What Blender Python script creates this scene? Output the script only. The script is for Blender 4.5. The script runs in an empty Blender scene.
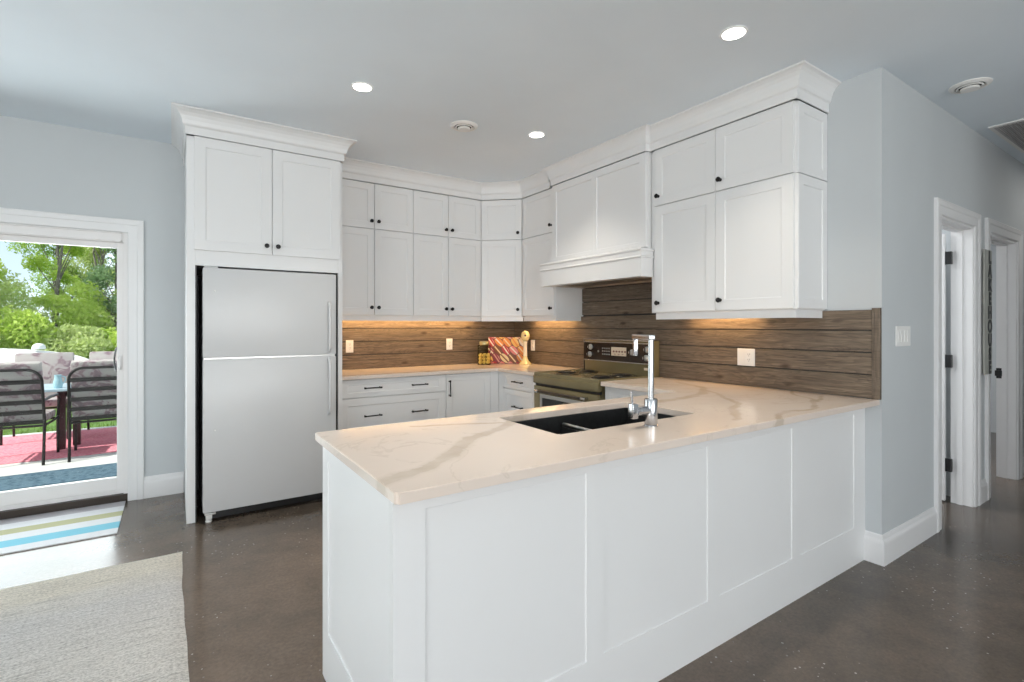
import bpy, bmesh, math, random
from mathutils import Vector, Matrix
random.seed(7)
S = bpy.context.scene
COL = S.collection
V = Vector

# ------------------------------------------------------------ camera, world, sun, exposure
H = 2.762                      # ceiling height
LK = 3.62                      # face of the fridge wall (plane Y = LK)
cam_d = bpy.data.cameras.new('camera')
cam = bpy.data.objects.new('camera', cam_d); COL.objects.link(cam)
cam.location = (-3.260, -1.170, 1.3246)
cam.rotation_euler = (math.pi/2, 0, -0.5921)
cam_d.sensor_width = 36.0
cam_d.lens = 502.8/1024*36
cam_d.shift_y = (325.96-341)/1024
cam_d.clip_start = 0.05; cam_d.clip_end = 300
S.camera = cam
S.view_settings.view_transform = 'Standard'
S.view_settings.look = 'None'
S.view_settings.exposure = 0.0
S.view_settings.gamma = 1.0
S.view_settings.use_curve_mapping = False
S.cycles.use_denoising = True
S.cycles.max_bounces = 12
S.cycles.transparent_max_bounces = 32
S.cycles.diffuse_bounces = 6
S.cycles.sample_clamp_indirect = 6.0
S.cycles.caustics_reflective = False
S.cycles.caustics_refractive = False

W = bpy.data.worlds.new('world'); S.world = W; W.use_nodes = True
nt = W.node_tree; nt.nodes.clear()
wo = nt.nodes.new('ShaderNodeOutputWorld'); bg = nt.nodes.new('ShaderNodeBackground')
sky = nt.nodes.new('ShaderNodeTexSky'); sky.sky_type = 'HOSEK_WILKIE'
sky.sun_direction = (-0.7, -0.15, 0.7); sky.turbidity = 3.0; sky.ground_albedo = 0.4
# soft white clouds over the blue
tcw = nt.nodes.new('ShaderNodeTexCoord'); nzw = nt.nodes.new('ShaderNodeTexNoise')
nzw.inputs['Scale'].default_value = 5.0; nzw.inputs['Detail'].default_value = 6.0
crw = nt.nodes.new('ShaderNodeValToRGB'); crw.color_ramp.elements[0].position = .40; crw.color_ramp.elements[1].position = .62; crw.color_ramp.elements[0].color = (.35, .35, .35, 1); crw.color_ramp.elements[1].color = (.85, .85, .85, 1)
mxw = nt.nodes.new('ShaderNodeMix'); mxw.data_type = 'RGBA'
mxw.inputs[7].default_value = (.34, .36, .38, 1)
mul = nt.nodes.new('ShaderNodeMix'); mul.data_type = 'RGBA'; mul.blend_type = 'MULTIPLY'; mul.inputs[0].default_value = 1.0
mul.inputs[7].default_value = (1.0, 1.0, 1.0, 1)
nt.links.new(tcw.outputs['Generated'], nzw.inputs['Vector']); nt.links.new(nzw.outputs['Fac'], crw.inputs['Fac'])
nt.links.new(crw.outputs['Color'], mxw.inputs[0]); nt.links.new(sky.outputs['Color'], mul.inputs[6])
nt.links.new(mul.outputs[2], mxw.inputs[6]); nt.links.new(mxw.outputs[2], bg.inputs['Color'])
bg.inputs['Strength'].default_value = 4.2
nt.links.new(bg.outputs[0], wo.inputs['Surface'])

def light(name, kind, loc, energy, color=(1, 1, 1), size=None, size_y=None, rot=(0, 0, 0), **kw):
    d = bpy.data.lights.new(name, kind); d.energy = energy; d.color = color
    if kind == 'AREA':
        d.shape = 'RECTANGLE' if size_y else 'DISK'; d.size = size
        if size_y: d.size_y = size_y
    for k, v in kw.items(): setattr(d, k, v)
    o = bpy.data.objects.new(name, d); COL.objects.link(o); o.location = loc; o.rotation_euler = rot
    return o
sun = light('sun', 'SUN', (-10, -3, 12), 6.0, (1, .96, .88), angle=math.radians(1.5))
sun.rotation_euler = V((-0.7, -0.15, 0.7)).to_track_quat('Z', 'Y').to_euler()
# fill lamps added at unseen windows behind the camera, then patio door daylight
P2 = math.pi/2
light('fill_left', 'AREA', (-7.9, -1.6, 1.45), 182, (.985, .99, 1), 4.4, 2.1, (0, -P2-.45, 0))
light('fill_back', 'AREA', (-3.4, -5.9, 1.45), 205, (1, .99, .98), 5.6, 2.1, (P2+.45, 0, 0))
light('daylight_patio_door', 'AREA', (-4.6, LK+.25, 1.1), 52, (.92, .97, 1), 1.9, 1.8, (-P2, 0, 0))
# unseen lamps added to brighten the hallway and the rooms off it
light('hallway_fill', 'AREA', (3.1, -.7, H-.02), 5, (1, .96, .9), .3)
light('bedroom_fill', 'AREA', (.95, 1.7, H-.12), 60, (1, 1, 1), 1.2, 1.4)
light('bathroom_fill', 'AREA', (3.0, 1.7, H-.12), 45, (1, 1, 1), 1.2, 1.4)

# ------------------------------------------------------------ materials
def lin(c): return tuple((x/12.92 if x <= .04045 else ((x+.055)/1.055)**2.4) for x in c)
def M(name, col, rough=.5, metal=0., **kw):
    m = bpy.data.materials.new(name); m.use_nodes = True
    b = m.node_tree.nodes['Principled BSDF']
    b.inputs['Base Color'].default_value = (*col, 1); b.inputs['Roughness'].default_value = rough
    b.inputs['Metallic'].default_value = metal
    for k, v in kw.items(): b.inputs[k].default_value = v
    return m
class N:
    def __init__(s, m): s.t = m.node_tree; s.b = s.t.nodes['Principled BSDF']
    def n(s, typ, **kw):
        x = s.t.nodes.new('ShaderNode'+typ)
        for k, v in kw.items():
            if hasattr(x, k): setattr(x, k, v)
        return x
    def l(s, a, b): s.t.links.new(a, b)
    def coord(s, scale=(1, 1, 1), which='Object', rot=(0, 0, 0)):
        t = s.n('TexCoord'); mp = s.n('Mapping'); mp.inputs['Scale'].default_value = scale; mp.inputs['Rotation'].default_value = rot
        s.l(t.outputs[which], mp.inputs['Vector']); return mp.outputs['Vector']
    def noise(s, vec, scale, detail=4, rough=.5, dist=0.):
        x = s.n('TexNoise'); x.inputs['Scale'].default_value = scale; x.inputs['Detail'].default_value = detail
        x.inputs['Roughness'].default_value = rough; x.inputs['Distortion'].default_value = dist
        s.l(vec, x.inputs['Vector']); return x
    def ramp(s, fac, stops, interp='LINEAR'):
        x = s.n('ValToRGB'); r = x.color_ramp; r.interpolation = interp
        while len(r.elements) < len(stops): r.elements.new(.5)
        for e, (p, c) in zip(r.elements, stops): e.position = p; e.color = (*c, 1) if len(c) == 3 else c
        s.l(fac, x.inputs['Fac']); return x.outputs['Color']
    def mix(s, fac, a, b, mode='MIX'):
        x = s.n('Mix', data_type='RGBA', blend_type=mode)
        for v, i in ((fac, 0), (a, 6), (b, 7)):
            if hasattr(v, 'links'): s.l(v, x.inputs[i])
            elif isinstance(v, (int, float)): x.inputs[i].default_value = v
            else: x.inputs[i].default_value = (*v, 1)
        return x.outputs[2]
    def math(s, op, a, b=0., c=0., clamp=False):
        x = s.n('Math', operation=op); x.use_clamp = clamp
        for v, i in ((a, 0), (b, 1), (c, 2)):
            if hasattr(v, 'links'): s.l(v, x.inputs[i])
            else: x.inputs[i].default_value = v
        return x.outputs[0]
    def bump(s, h, strength=.2, dist=.01):
        x = s.n('Bump'); x.inputs['Strength'].default_value = strength; x.inputs['Distance'].default_value = dist
        s.l(h, x.inputs['Height']); s.l(x.outputs[0], s.b.inputs['Normal'])

def noisy(name, col, amt=.03, scale=8, rough=.5, bump=.03, **kw):
    m = M(name, col, rough, **kw); g = N(m); v = g.coord()
    nz = g.noise(v, scale, 5)
    c0 = tuple(max(0, c*(1-amt)) for c in col); c1 = tuple(min(1, c*(1+amt)) for c in col)
    g.l(g.ramp(nz.outputs['Fac'], [(.3, c0), (.7, c1)]), g.b.inputs['Base Color'])
    if bump: g.bump(g.noise(v, 220, 3).outputs['Fac'], bump, .004)
    return m
m_wall = noisy('wall_paint', (.545, .570, .583), .02, 2, .7, .05)
m_ceil = noisy('ceiling_paint', (.765, .83, .885), .02, 2, .8, .05)
m_white = noisy('cabinet_white_lacquer', (.77, .77, .77), .008, 3, .32, 0)
m_trim = noisy('white_trim_paint', (.78, .775, .775), .008, 3, .35, 0)
m_vinyl = noisy('white_vinyl', (.80, .78, .77), .01, 4, .35, 0)
m_fridge = noisy('white_enamel', (.60, .605, .61), .006, 6, .3, .02)
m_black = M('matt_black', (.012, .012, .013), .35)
m_blackmetal = M('oil_rubbed_black_metal', (.018, .016, .016), .32, .6)
m_chrome = M('polished_chrome', (.50, .51, .53), .2, 1)
m_steel = M('brushed_steel', (.55, .55, .54), .3, 1)
m_sink = noisy('black_granite_composite', (.016, .017, .018), .3, 60, .42, .05)
m_olive = noisy('olive_gold_enamel', (.215, .18, .095), .05, 5, .24, 0, metal=.25)
m_gap = M('dark_gap', (.02, .02, .02), .6)
m_plate = M('white_plastic', (.83, .82, .80), .35)
m_slot = M('outlet_slot', (.08, .08, .08), .5)
m_glassdark = M('oven_window_glass', (.02, .022, .022), .06)
m_dial = M('clock_dial_tan', (.72, .60, .46), .4)
m_red = M('dark_red_print', (.16, .02, .02), .5)
m_greyprint = M('grey_print', (.30, .29, .27), .5)
m_maroon = noisy('maroon_painted_wood', (.045, .008, .012), .2, 12, .35, .02)
m_sill = M('bronze_sill', (.05, .038, .03), .4, .3)

def glass_mat(name='window_glass', tint=(.97, .99, .98), gl=.06):
    m = bpy.data.materials.new(name); m.use_nodes = True; t = m.node_tree; t.nodes.clear()
    o = t.nodes.new('ShaderNodeOutputMaterial'); tr = t.nodes.new('ShaderNodeBsdfTransparent'); g = t.nodes.new('ShaderNodeBsdfGlossy')
    g.inputs['Roughness'].default_value = .02; tr.inputs['Color'].default_value = (*tint, 1)
    fr = t.nodes.new('ShaderNodeFresnel'); fr.inputs['IOR'].default_value = 1.10
    mx = t.nodes.new('ShaderNodeMixShader')
    t.links.new(fr.outputs[0], mx.inputs[0]); t.links.new(tr.outputs[0], mx.inputs[1]); t.links.new(g.outputs[0], mx.inputs[2])
    t.links.new(mx.outputs[0], o.inputs['Surface']); return m
m_glass = glass_mat()

def floor_mat():
    m = M('polished_concrete', (.09, .08, .07), .16); g = N(m); v = g.coord()
    a = g.noise(v, .55, 6, .55, .6); b = g.noise(v, 3.5, 8, .65)
    c = g.ramp(a.outputs['Fac'], [(.36, (.070, .058, .048)), (.5, (.108, .085, .066)), (.66, (.165, .122, .092))])
    c = g.mix(.55, c, g.ramp(b.outputs['Fac'], [(.35, (.62, .62, .62)), (.65, (1.25, 1.22, 1.2))]), 'MULTIPLY')
    fine = g.noise(v, 60, 4, .7)
    c = g.mix(.5, c, g.ramp(fine.outputs['Fac'], [(.35, (.7, .7, .7)), (.65, (1.25, 1.25, 1.25))]), 'MULTIPLY')
    vo = g.n('TexVoronoi'); vo.inputs['Scale'].default_value = 42; g.l(v, vo.inputs['Vector'])
    sel = g.n('SeparateColor'); g.l(vo.outputs['Color'], sel.inputs[0])
    near = g.math('LESS_THAN', vo.outputs['Distance'], .17)
    pick = g.math('GREATER_THAN', sel.outputs[0], .66)
    patch = g.math('GREATER_THAN', g.noise(v, 1.9, 3).outputs['Fac'], .49)
    sp = g.math('MULTIPLY', g.math('MULTIPLY', near, pick), patch)
    c = g.mix(g.math('MULTIPLY', sp, g.math('ADD', sel.outputs[1], .1)), c, (.42, .39, .35))
    g.l(c, g.b.inputs['Base Color'])
    r = g.n('MapRange'); r.inputs[1].default_value = .3; r.inputs[2].default_value = .7; r.inputs[3].default_value = .13; r.inputs[4].default_value = .24
    g.l(b.outputs['Fac'], r.inputs[0]); g.l(r.outputs[0], g.b.inputs['Roughness'])
    g.bump(b.outputs['Fac'], .05, .01)
    return m
m_floor = floor_mat()

def wood_mat(name, axis, tint=1.0):
    m = M(name, (.2, .15, .11), .55); g = N(m)
    along = {'X': (1.1, 9, 26), 'Y': (9, 1.1, 26), 'Z': (9, 26, 1.1)}[axis]
    t = g.n('TexCoord'); sx = g.n('SeparateXYZ'); g.l(t.outputs['Object'], sx.inputs[0])
    idx = g.math('FLOOR', g.math('DIVIDE', g.math('SUBTRACT', sx.outputs[2], .05), .125)) if axis != 'Z' else g.math('ADD', 3.0, .4)
    wn = g.n('TexWhiteNoise', noise_dimensions='1D'); g.l(idx, wn.inputs['W'])
    off = g.n('VectorMath', operation='SCALE'); g.l(wn.outputs['Color'], off.inputs[0]); off.inputs['Scale'].default_value = 7.
    ad = g.n('VectorMath', operation='ADD'); g.l(t.outputs['Object'], ad.inputs[0]); g.l(off.outputs[0], ad.inputs[1])
    mp = g.n('Mapping'); mp.inputs['Scale'].default_value = along; g.l(ad.outputs[0], mp.inputs[0]); v = mp.outputs[0]
    grain = g.noise(v, 3.2, 8, .65, 1.4)
    c = g.ramp(grain.outputs['Fac'], [(.28, (.060, .044, .031)), (.45, (.115, .088, .064)), (.58, (.170, .132, .098)), (.74, (.27, .21, .155))])
    # cathedral figure
    mp2 = g.n('Mapping'); mp2.inputs['Scale'].default_value = (.9, 5, 7) if axis == 'X' else (5, .9, 7); g.l(ad.outputs[0], mp2.inputs[0])
    fig = g.noise(mp2.outputs[0], 1.6, 2, .4, .3)
    ring = g.math('FRACT', g.math('MULTIPLY', fig.outputs['Fac'], 22))
    rr = g.ramp(ring, [(0, (.74, .72, .70)), (.5, (1.08, 1.08, 1.08)), (.9, (1.18, 1.16, 1.12)), (1, (.74, .72, .70))])
    c = g.mix(.65, c, rr, 'MULTIPLY')
    # knots
    mp3 = g.n('Mapping'); mp3.inputs['Scale'].default_value = (3.2, 8, 8) if axis == 'X' else (8, 3.2, 8); g.l(ad.outputs[0], mp3.inputs[0])
    vo = g.n('TexVoronoi'); vo.inputs['Scale'].default_value = 1.0; g.l(mp3.outputs[0], vo.inputs['Vector'])
    c = g.mix(1., c, g.ramp(vo.outputs['Distance'], [(.05, (.35, .30, .26)), (.16, (1, 1, 1))]), 'MULTIPLY')
    board = g.ramp(wn.outputs['Value'], [(0, (.82, .82, .82)), (1, (1.2, 1.17, 1.12))])
    c = g.mix(1., c, board, 'MULTIPLY')
    g.l(c, g.b.inputs['Base Color']); g.bump(grain.outputs['Fac'], .25, .004)
    return m
m_woodA = wood_mat('weathered_boards_along_x', 'X')
m_woodB = wood_mat('weathered_boards_along_y', 'Y')

def quartz_mat():
    m = M('veined_quartz', (.78, .69, .60), .16); g = N(m)
    t = g.n('TexCoord'); sx = g.n('SeparateXYZ'); g.l(t.outputs['Object'], sx.inputs[0])
    cx = g.n('CombineXYZ'); g.l(sx.outputs[0], cx.inputs[0]); g.l(sx.outputs[1], cx.inputs[1])
    flat = cx.outputs[0]
    nz = g.noise(t.outputs['Object'], 4.5, 5, .6)
    sb = g.n('VectorMath', operation='SUBTRACT'); g.l(nz.outputs['Color'], sb.inputs[0]); sb.inputs[1].default_value = (.5, .5, .5)
    sc = g.n('VectorMath', operation='SCALE'); g.l(sb.outputs[0], sc.inputs[0]); sc.inputs['Scale'].default_value = .13
    ad = g.n('VectorMath', operation='ADD'); g.l(flat, ad.inputs[0]); g.l(sc.outputs[0], ad.inputs[1])
    z0 = g.n('VectorMath', operation='MULTIPLY'); g.l(ad.outputs[0], z0.inputs[0]); z0.inputs[1].default_value = (1, 1, 0)
    Pn = z0.outputs[0]
    lines = [([(-2.83, .10), (-2.66, .17), (-2.50, .28), (-2.34, .44), (-2.10, .58), (-1.9, .80), (-1.7, .88)], .030),
             ([(-2.45, .76), (-2.2, .66), (-2.05, .60)], .016),
             ([(-1.17, .62), (-1.0, .64), (-.84, .66), (-.60, .73), (-.36, .86), (-.2, 1.2)], .026),
             ([(-.42, .84), (-.58, .62), (-.80, .36), (-1.05, .22), (-1.24, .10)], .018),
             ([(-.02, .50), (-.20, .36), (-.30, .22), (-.40, .15), (-.10, .26)], .012),
             ([(-1.15, -.02), (-.92, .08), (-.62, .06), (-.36, .19)], .014),
             ([(-.62, 1.5), (-.45, 1.2), (-.30, 1.0)], .014),
             ([(-2.16, 3.00), (-1.7, 3.03), (-1.3, 3.02), (-.9, 3.06), (-.6, 3.12)], .022),
             ([(-.55, 3.3), (-.4, 2.9), (-.5, 2.5)], .014)]
    cur = None
    for pts, w in lines:
        for a, b in zip(pts, pts[1:]):
            ab = V((b[0]-a[0], b[1]-a[1], 0)); L2 = ab.length_squared
            s1 = g.n('VectorMath', operation='SUBTRACT'); g.l(Pn, s1.inputs[0]); s1.inputs[1].default_value = (a[0], a[1], 0)
            d = g.n('VectorMath', operation='DOT_PRODUCT'); g.l(s1.outputs[0], d.inputs[0]); d.inputs[1].default_value = ab/L2
            tc = g.math('MULTIPLY', d.outputs['Value'], 1.0, clamp=True)
            s2 = g.n('VectorMath', operation='SCALE'); s2.inputs[0].default_value = ab; g.l(tc, s2.inputs['Scale'])
            s3 = g.n('VectorMath', operation='DISTANCE'); g.l(s1.outputs[0], s3.inputs[0]); g.l(s2.outputs[0], s3.inputs[1])
            e = g.math('DIVIDE', s3.outputs['Value'], w*1.45)
            cur = e if cur is None else g.math('MINIMUM', cur, e)
    f1 = g.ramp(cur, [(.0, (.8, .8, .8)), (.5, (.75, .75, .75)), (.66, (.30, .30, .30)), (1, (0, 0, 0))])
    br = g.noise(t.outputs['Object'], 7, 4)
    f = g.math('MULTIPLY', f1, g.ramp(br.outputs['Fac'], [(.3, (.45, .45, .45)), (.6, (1, 1, 1))]))
    cloud = g.noise(t.outputs['Object'], 2.2, 5, .6)
    base = g.ramp(cloud.outputs['Fac'], [(.3, (.715, .61, .53)), (.65, (.74, .64, .56))])
    # thin hairline veins
    hv = g.noise(t.outputs['Object'], 1.7, 6, .6, .8)
    hl = g.math('ABSOLUTE', g.math('SUBTRACT', hv.outputs['Fac'], .5))
    hf = g.ramp(hl, [(0, (.35, .35, .35)), (.012, (0, 0, 0))])
    base = g.mix(hf, base, (.52, .44, .36))
    g.l(g.mix(g.math('MULTIPLY', f, .72), base, (.42, .335, .235)), g.b.inputs['Base Color'])
    return m
m_quartz = quartz_mat()

# ------------------------------------------------------------ helpers
def box(bm, x0, x1, y0, y1, z0, z1, bev=0.):
    b = bmesh.new() if bev else bm
    vs = [b.verts.new(p) for p in ((x0,y0,z0),(x1,y0,z0),(x1,y1,z0),(x0,y1,z0),(x0,y0,z1),(x1,y0,z1),(x1,y1,z1),(x0,y1,z1))]
    for f in ((0,3,2,1),(4,5,6,7),(0,1,5,4),(1,2,6,5),(2,3,7,6),(3,0,4,7)): b.faces.new([vs[i] for i in f])
    if bev:
        bmesh.ops.bevel(b, geom=b.edges[:], offset=bev, segments=2, affect='EDGES', profile=.6)
        tmp = bpy.data.meshes.new('t'); b.to_mesh(tmp); b.free(); bm.from_mesh(tmp); bpy.data.meshes.remove(tmp)
    return bm
def fresh(): return bmesh.new()
def Bx(*a, **k): return box(bmesh.new(), *a, **k)
def merge(bm, other, mat=None):
    tmp = bpy.data.meshes.new('t'); other.to_mesh(tmp); other.free()
    if mat is not None: tmp.transform(mat)
    bm.from_mesh(tmp); bpy.data.meshes.remove(tmp); return bm
def axis_matrix(origin, n):
    n = V(n).normalized(); q = V((0, 0, 1)).rotation_difference(n)
    return Matrix.Translation(V(origin)) @ q.to_matrix().to_4x4()
def lathe(bm, prof, origin=(0, 0, 0), axis=(0, 0, 1), seg=20):
    mt = axis_matrix(origin, axis); rings = []
    for r, z in prof:
        if r < 1e-6: rings.append([bm.verts.new(mt @ V((0, 0, z)))])
        else: rings.append([bm.verts.new(mt @ V((r*math.cos(2*math.pi*i/seg), r*math.sin(2*math.pi*i/seg), z))) for i in range(seg)])
    for a, b in zip(rings, rings[1:]):
        for i in range(seg):
            j = (i+1) % seg
            if len(a) == 1 and len(b) == 1: continue
            if len(a) == 1: bm.faces.new((a[0], b[i], b[j]))
            elif len(b) == 1: bm.faces.new((a[i], a[j], b[0]))
            else: bm.faces.new((a[i], a[j], b[j], b[i]))
    return bm
def tube(bm, pts, r, seg=10, closed=False):
    pts = [V(p) for p in pts]; n = len(pts); rings = []; up = None
    for i, p in enumerate(pts):
        if closed: t = pts[(i+1) % n]-pts[i-1]
        else: t = pts[min(i+1, n-1)]-pts[max(i-1, 0)]
        t.normalize()
        if up is None: up = t.orthogonal().normalized()
        up = (up-t*up.dot(t)).normalized(); s = t.cross(up)
        rr = r[i] if isinstance(r, (list, tuple)) else r
        rings.append([bm.verts.new(p+(up*math.cos(2*math.pi*k/seg)+s*math.sin(2*math.pi*k/seg))*rr) for k in range(seg)])
    prs = list(zip(rings, rings[1:])) + ([(rings[-1], rings[0])] if closed else [])
    for a, b in prs:
        for k in range(seg): bm.faces.new((a[k], a[(k+1) % seg], b[(k+1) % seg], b[k]))
    if not closed: bm.faces.new(rings[0][::-1]); bm.faces.new(rings[-1])
    return bm
def wloc(o):
    p = V((0, 0, 0))
    while o: p += o.location; o = o.parent
    return p
def obj(name, bm, mat, parent=None, smooth=False):
    me = bpy.data.meshes.new(name)
    bmesh.ops.recalc_face_normals(bm, faces=bm.faces[:])
    bm.to_mesh(me); bm.free()
    o = bpy.data.objects.new(name, me); COL.objects.link(o)
    for m_ in (mat if isinstance(mat, (list, tuple)) else [mat]): me.materials.append(m_)
    if parent:
        me.transform(Matrix.Translation(-wloc(parent))); o.parent = parent
    if smooth:
        for p in me.polygons: p.use_smooth = True
        if smooth != 'all':
            bm2 = bmesh.new(); bm2.from_mesh(me)
            for e in bm2.edges:
                if len(e.link_faces) == 2 and e.calc_face_angle(0) > math.radians(38): e.smooth = False
            bm2.to_mesh(me); bm2.free()
    return o
def tag(o, label=None, cat=None, group=None, kind=None):
    if label: o['label'] = label
    if cat: o['category'] = cat
    if group: o['group'] = group
    if kind: o['kind'] = kind
    return o
def thing(name, label, cat, loc=(0, 0, 0), group=None):
    o = bpy.data.objects.new(name, None); COL.objects.link(o); o.location = loc; o.empty_display_size = .1
    return tag(o, label, cat, group)
def struct(name, bm, mat, label=None, smooth=False):
    o = obj(name, bm, mat, smooth=smooth); tag(o, label, None, None, 'structure'); return o
def copy_tree(o, parent=None):
    c = o.copy(); COL.objects.link(c)
    if parent: c.parent = parent
    for ch in list(o.children): copy_tree(ch, c)
    return c
Z = V((0, 0, 1))
def shaker(bm, O, U, Nn, w, h, th=.02, rail=.06, rec=.005, lip=.005, rails=None):
    """panelled front: O lower corner on its back plane, U along the width, Nn outward"""
    O, U, Nn = V(O), V(U).normalized(), V(Nn).normalized()
    rl, rr, rb, rt = rails or (rail,)*4
    def p(u, v, n): return bm.verts.new(O+U*u+Z*v+Nn*n)
    c = .0015
    def ring(u0, u1, v0, v1, n): return [p(u0, v0, n), p(u1, v0, n), p(u1, v1, n), p(u0, v1, n)]
    R = [ring(0, w, 0, h, 0), ring(0, w, 0, h, th-c), ring(c, w-c, c, h-c, th), ring(rl, w-rr, rb, h-rt, th),
         ring(rl+lip*.3, w-rr-lip*.3, rb+lip*.3, h-rt-lip*.3, th-rec*.75), ring(rl+lip, w-rr-lip, rb+lip, h-rt-lip, th-rec)]
    for a, b in zip(R, R[1:]):
        for i in range(4): bm.faces.new((a[i], a[(i+1) % 4], b[(i+1) % 4], b[i]))
    bm.faces.new(R[-1]); bm.faces.new(R[0][::-1])
    return bm
def knob(parent, pos, n):
    return obj('knob', lathe(fresh(), [(0, -.001), (.011, -.001), (.011, .002), (.006, .004), (.0055, .014), (.010, .018), (.0155, .021), (.0165, .026), (.014, .030), (0, .031)], pos, n, 20), m_blackmetal, parent, True)
def pull(parent, pos, n, u, length=.15, r=.005):
    pos, n, u = V(pos), V(n), V(u); b = fresh()
    for s in (-1, 1):
        e = pos+u*(s*(length/2-.012))
        lathe(b, [(0, -.001), (.0075, -.001), (.006, .004), (.005, .028), (0, .028)], e, n, 10)
    a = pos-u*length/2+n*.028; c = pos+u*length/2+n*.028
    tube(b, [a, a.lerp(c, .06), a.lerp(c, .14), a.lerp(c, .5), a.lerp(c, .86), a.lerp(c, .94), c], [.007, .0072, .0048, .0055, .0048, .0072, .007], 10)
    return obj('pull', b, m_blackmetal, parent, True)
def sweep(bm, path, prof, closed_prof=True, right=True):
    """sweep (out, z) profile along an XY polyline with mitred corners, out = to the right of travel"""
    pts = [V((p[0], p[1])) for p in path]; n = len(pts); nor = []
    for a, b in zip(pts, pts[1:]):
        d = (b-a).normalized(); nor.append(V((d.y, -d.x)) if right else V((-d.y, d.x)))
    off = []
    for i in range(n):
        if i == 0: off.append(nor[0])
        elif i == n-1: off.append(nor[-1])
        else:
            m_ = (nor[i-1]+nor[i]).normalized(); off.append(m_/max(.2, m_.dot(nor[i])))
    rings = [[bm.verts.new((pts[i].x+off[i].x*o, pts[i].y+off[i].y*o, z)) for o, z in prof] for i in range(n)]
    k = len(prof)
    for a, b in zip(rings, rings[1:]):
        for j in range(k if closed_prof else k-1): bm.faces.new((a[j], a[(j+1) % k], b[(j+1) % k], b[j]))
    bm.faces.new(rings[0][::-1]); bm.faces.new(rings[-1])
    return bm
def crown_prof(out=.085):
    s = out/.085; zb = 2.602
    return [(0, zb), (.006, zb), (.008, zb+.002), (.008, zb+.050), (.013*s, zb+.056), (.019*s, zb+.058), (.023*s, zb+.066), (.027*s, zb+.088), (.036*s, zb+.112),
            (.050*s, zb+.131), (.066*s, zb+.143), (.078*s, zb+.147), (.085*s, zb+.149), (.085*s, H-.001), (0, H-.001)]
def text(parent_or_none, name, body, size, mat, M4, extrude=.001, **kw):
    c = bpy.data.curves.new(name, 'FONT'); c.body = body; c.size = size; c.extrude = extrude; c.align_x = 'CENTER'; c.align_y = 'CENTER'
    for k, v in kw.items(): setattr(c, k, v)
    o = bpy.data.objects.new(name, c); COL.objects.link(o); c.materials.append(mat)
    if parent_or_none: o.parent = parent_or_none; M4 = Matrix.Translation(-wloc(parent_or_none)) @ M4
    dg = bpy.context.evaluated_depsgraph_get(); me = bpy.data.meshes.new_from_object(o.evaluated_get(dg)); par = o.parent
    bpy.data.objects.remove(o); me.transform(M4); o = bpy.data.objects.new(name, me); COL.objects.link(o); o.parent = par
    return o

# ------------------------------------------------------------ the room shell
XL, XR, YB = -8.0, 5.2, -6.0
struct('floor', Bx(XL-.15, XR, YB-.15, LK+.05, -.12, 0), m_floor, 'polished brown-grey concrete floor with pale aggregate specks')
struct('ceiling', Bx(XL-.15, XR+.12, YB-.15, LK+.15, H, H+.12), m_ceil, 'flat pale grey ceiling')
def wall_x(name, x0, x1, ya, yb, holes=(), z1=H, label=None):
    b = fresh(); c = x0
    for h0, h1, za, zb in sorted(holes):
        box(b, c, h0, ya, yb, 0, z1); box(b, h0, h1, ya, yb, zb, z1)
        if za > 0: box(b, h0, h1, ya, yb, 0, za)
        c = h1
    box(b, c, x1, ya, yb, 0, z1); return struct(name, b, m_wall, label)
def wall_y(name, y0, y1, xa, xb, holes=(), label=None):
    b = fresh(); c = y0
    for h0, h1, za, zb in sorted(holes):
        box(b, xa, xb, c, h0, 0, H); box(b, xa, xb, h0, h1, zb, H)
        if za > 0: box(b, xa, xb, h0, h1, 0, za)
        c = h1
    box(b, xa, xb, c, y1, 0, H); return struct(name, b, m_wall, label)
wall_x('wall_rear', XL, XR+.12, LK, LK+.15, [(-5.62, -3.55, 0, 2.03)], label='blue-grey wall behind the refrigerator and patio door')
wall_y('wall_right', 0, LK, 0, .12, label='blue-grey wall behind the range')
wall_x('wall_hallway', .12, XR, 0, .12, [(.90, 1.60, 0, 2.05), (1.97, 2.77, 0, 2.05)], label='blue-grey hallway wall with two doorways')
wall_y('wall_left', YB, LK, XL-.15, XL, [(-3.8, .6, .4, 2.5)])
wall_x('wall_front', XL-.15, 1.0, YB-.15, YB, [(-6.2, -.6, .4, 2.5)])
wall_y('wall_corridor_side', YB, -1.52, 1.0, 1.12)
wall_x('wall_corridor', 1.0, XR, -1.52, -1.40)
wall_y('wall_corridor_end', -1.52, LK, XR, XR+.12)
wall_y('wall_partition', .12, LK, 1.75, 1.83)

# baseboards
BP = [(0, 0), (.018, 0), (.018, .118), (.016, .128), (.010, .140), (.008, .158), (.005, .165), (0, .165)]
struct('baseboard_rear', sweep(fresh(), [(-3.451, LK), (-3.195, LK)], BP), m_trim, 'white baseboard between patio door and refrigerator cabinet')
struct('baseboard_rear_left', sweep(fresh(), [(XL, LK), (-5.72, LK)], BP), m_trim)
struct('baseboard_hallway', sweep(fresh(), [(0, .098), (0, 0), (.799, 0)], BP), m_trim, 'white baseboard wrapping the wall corner')
struct('baseboard_pier', sweep(fresh(), [(1.701, 0), (1.869, 0)], BP), m_trim, 'short white baseboard between the two doorways')
struct('baseboard_hallway_end', sweep(fresh(), [(2.871, 0), (XR, 0)], BP), m_trim)

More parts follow.
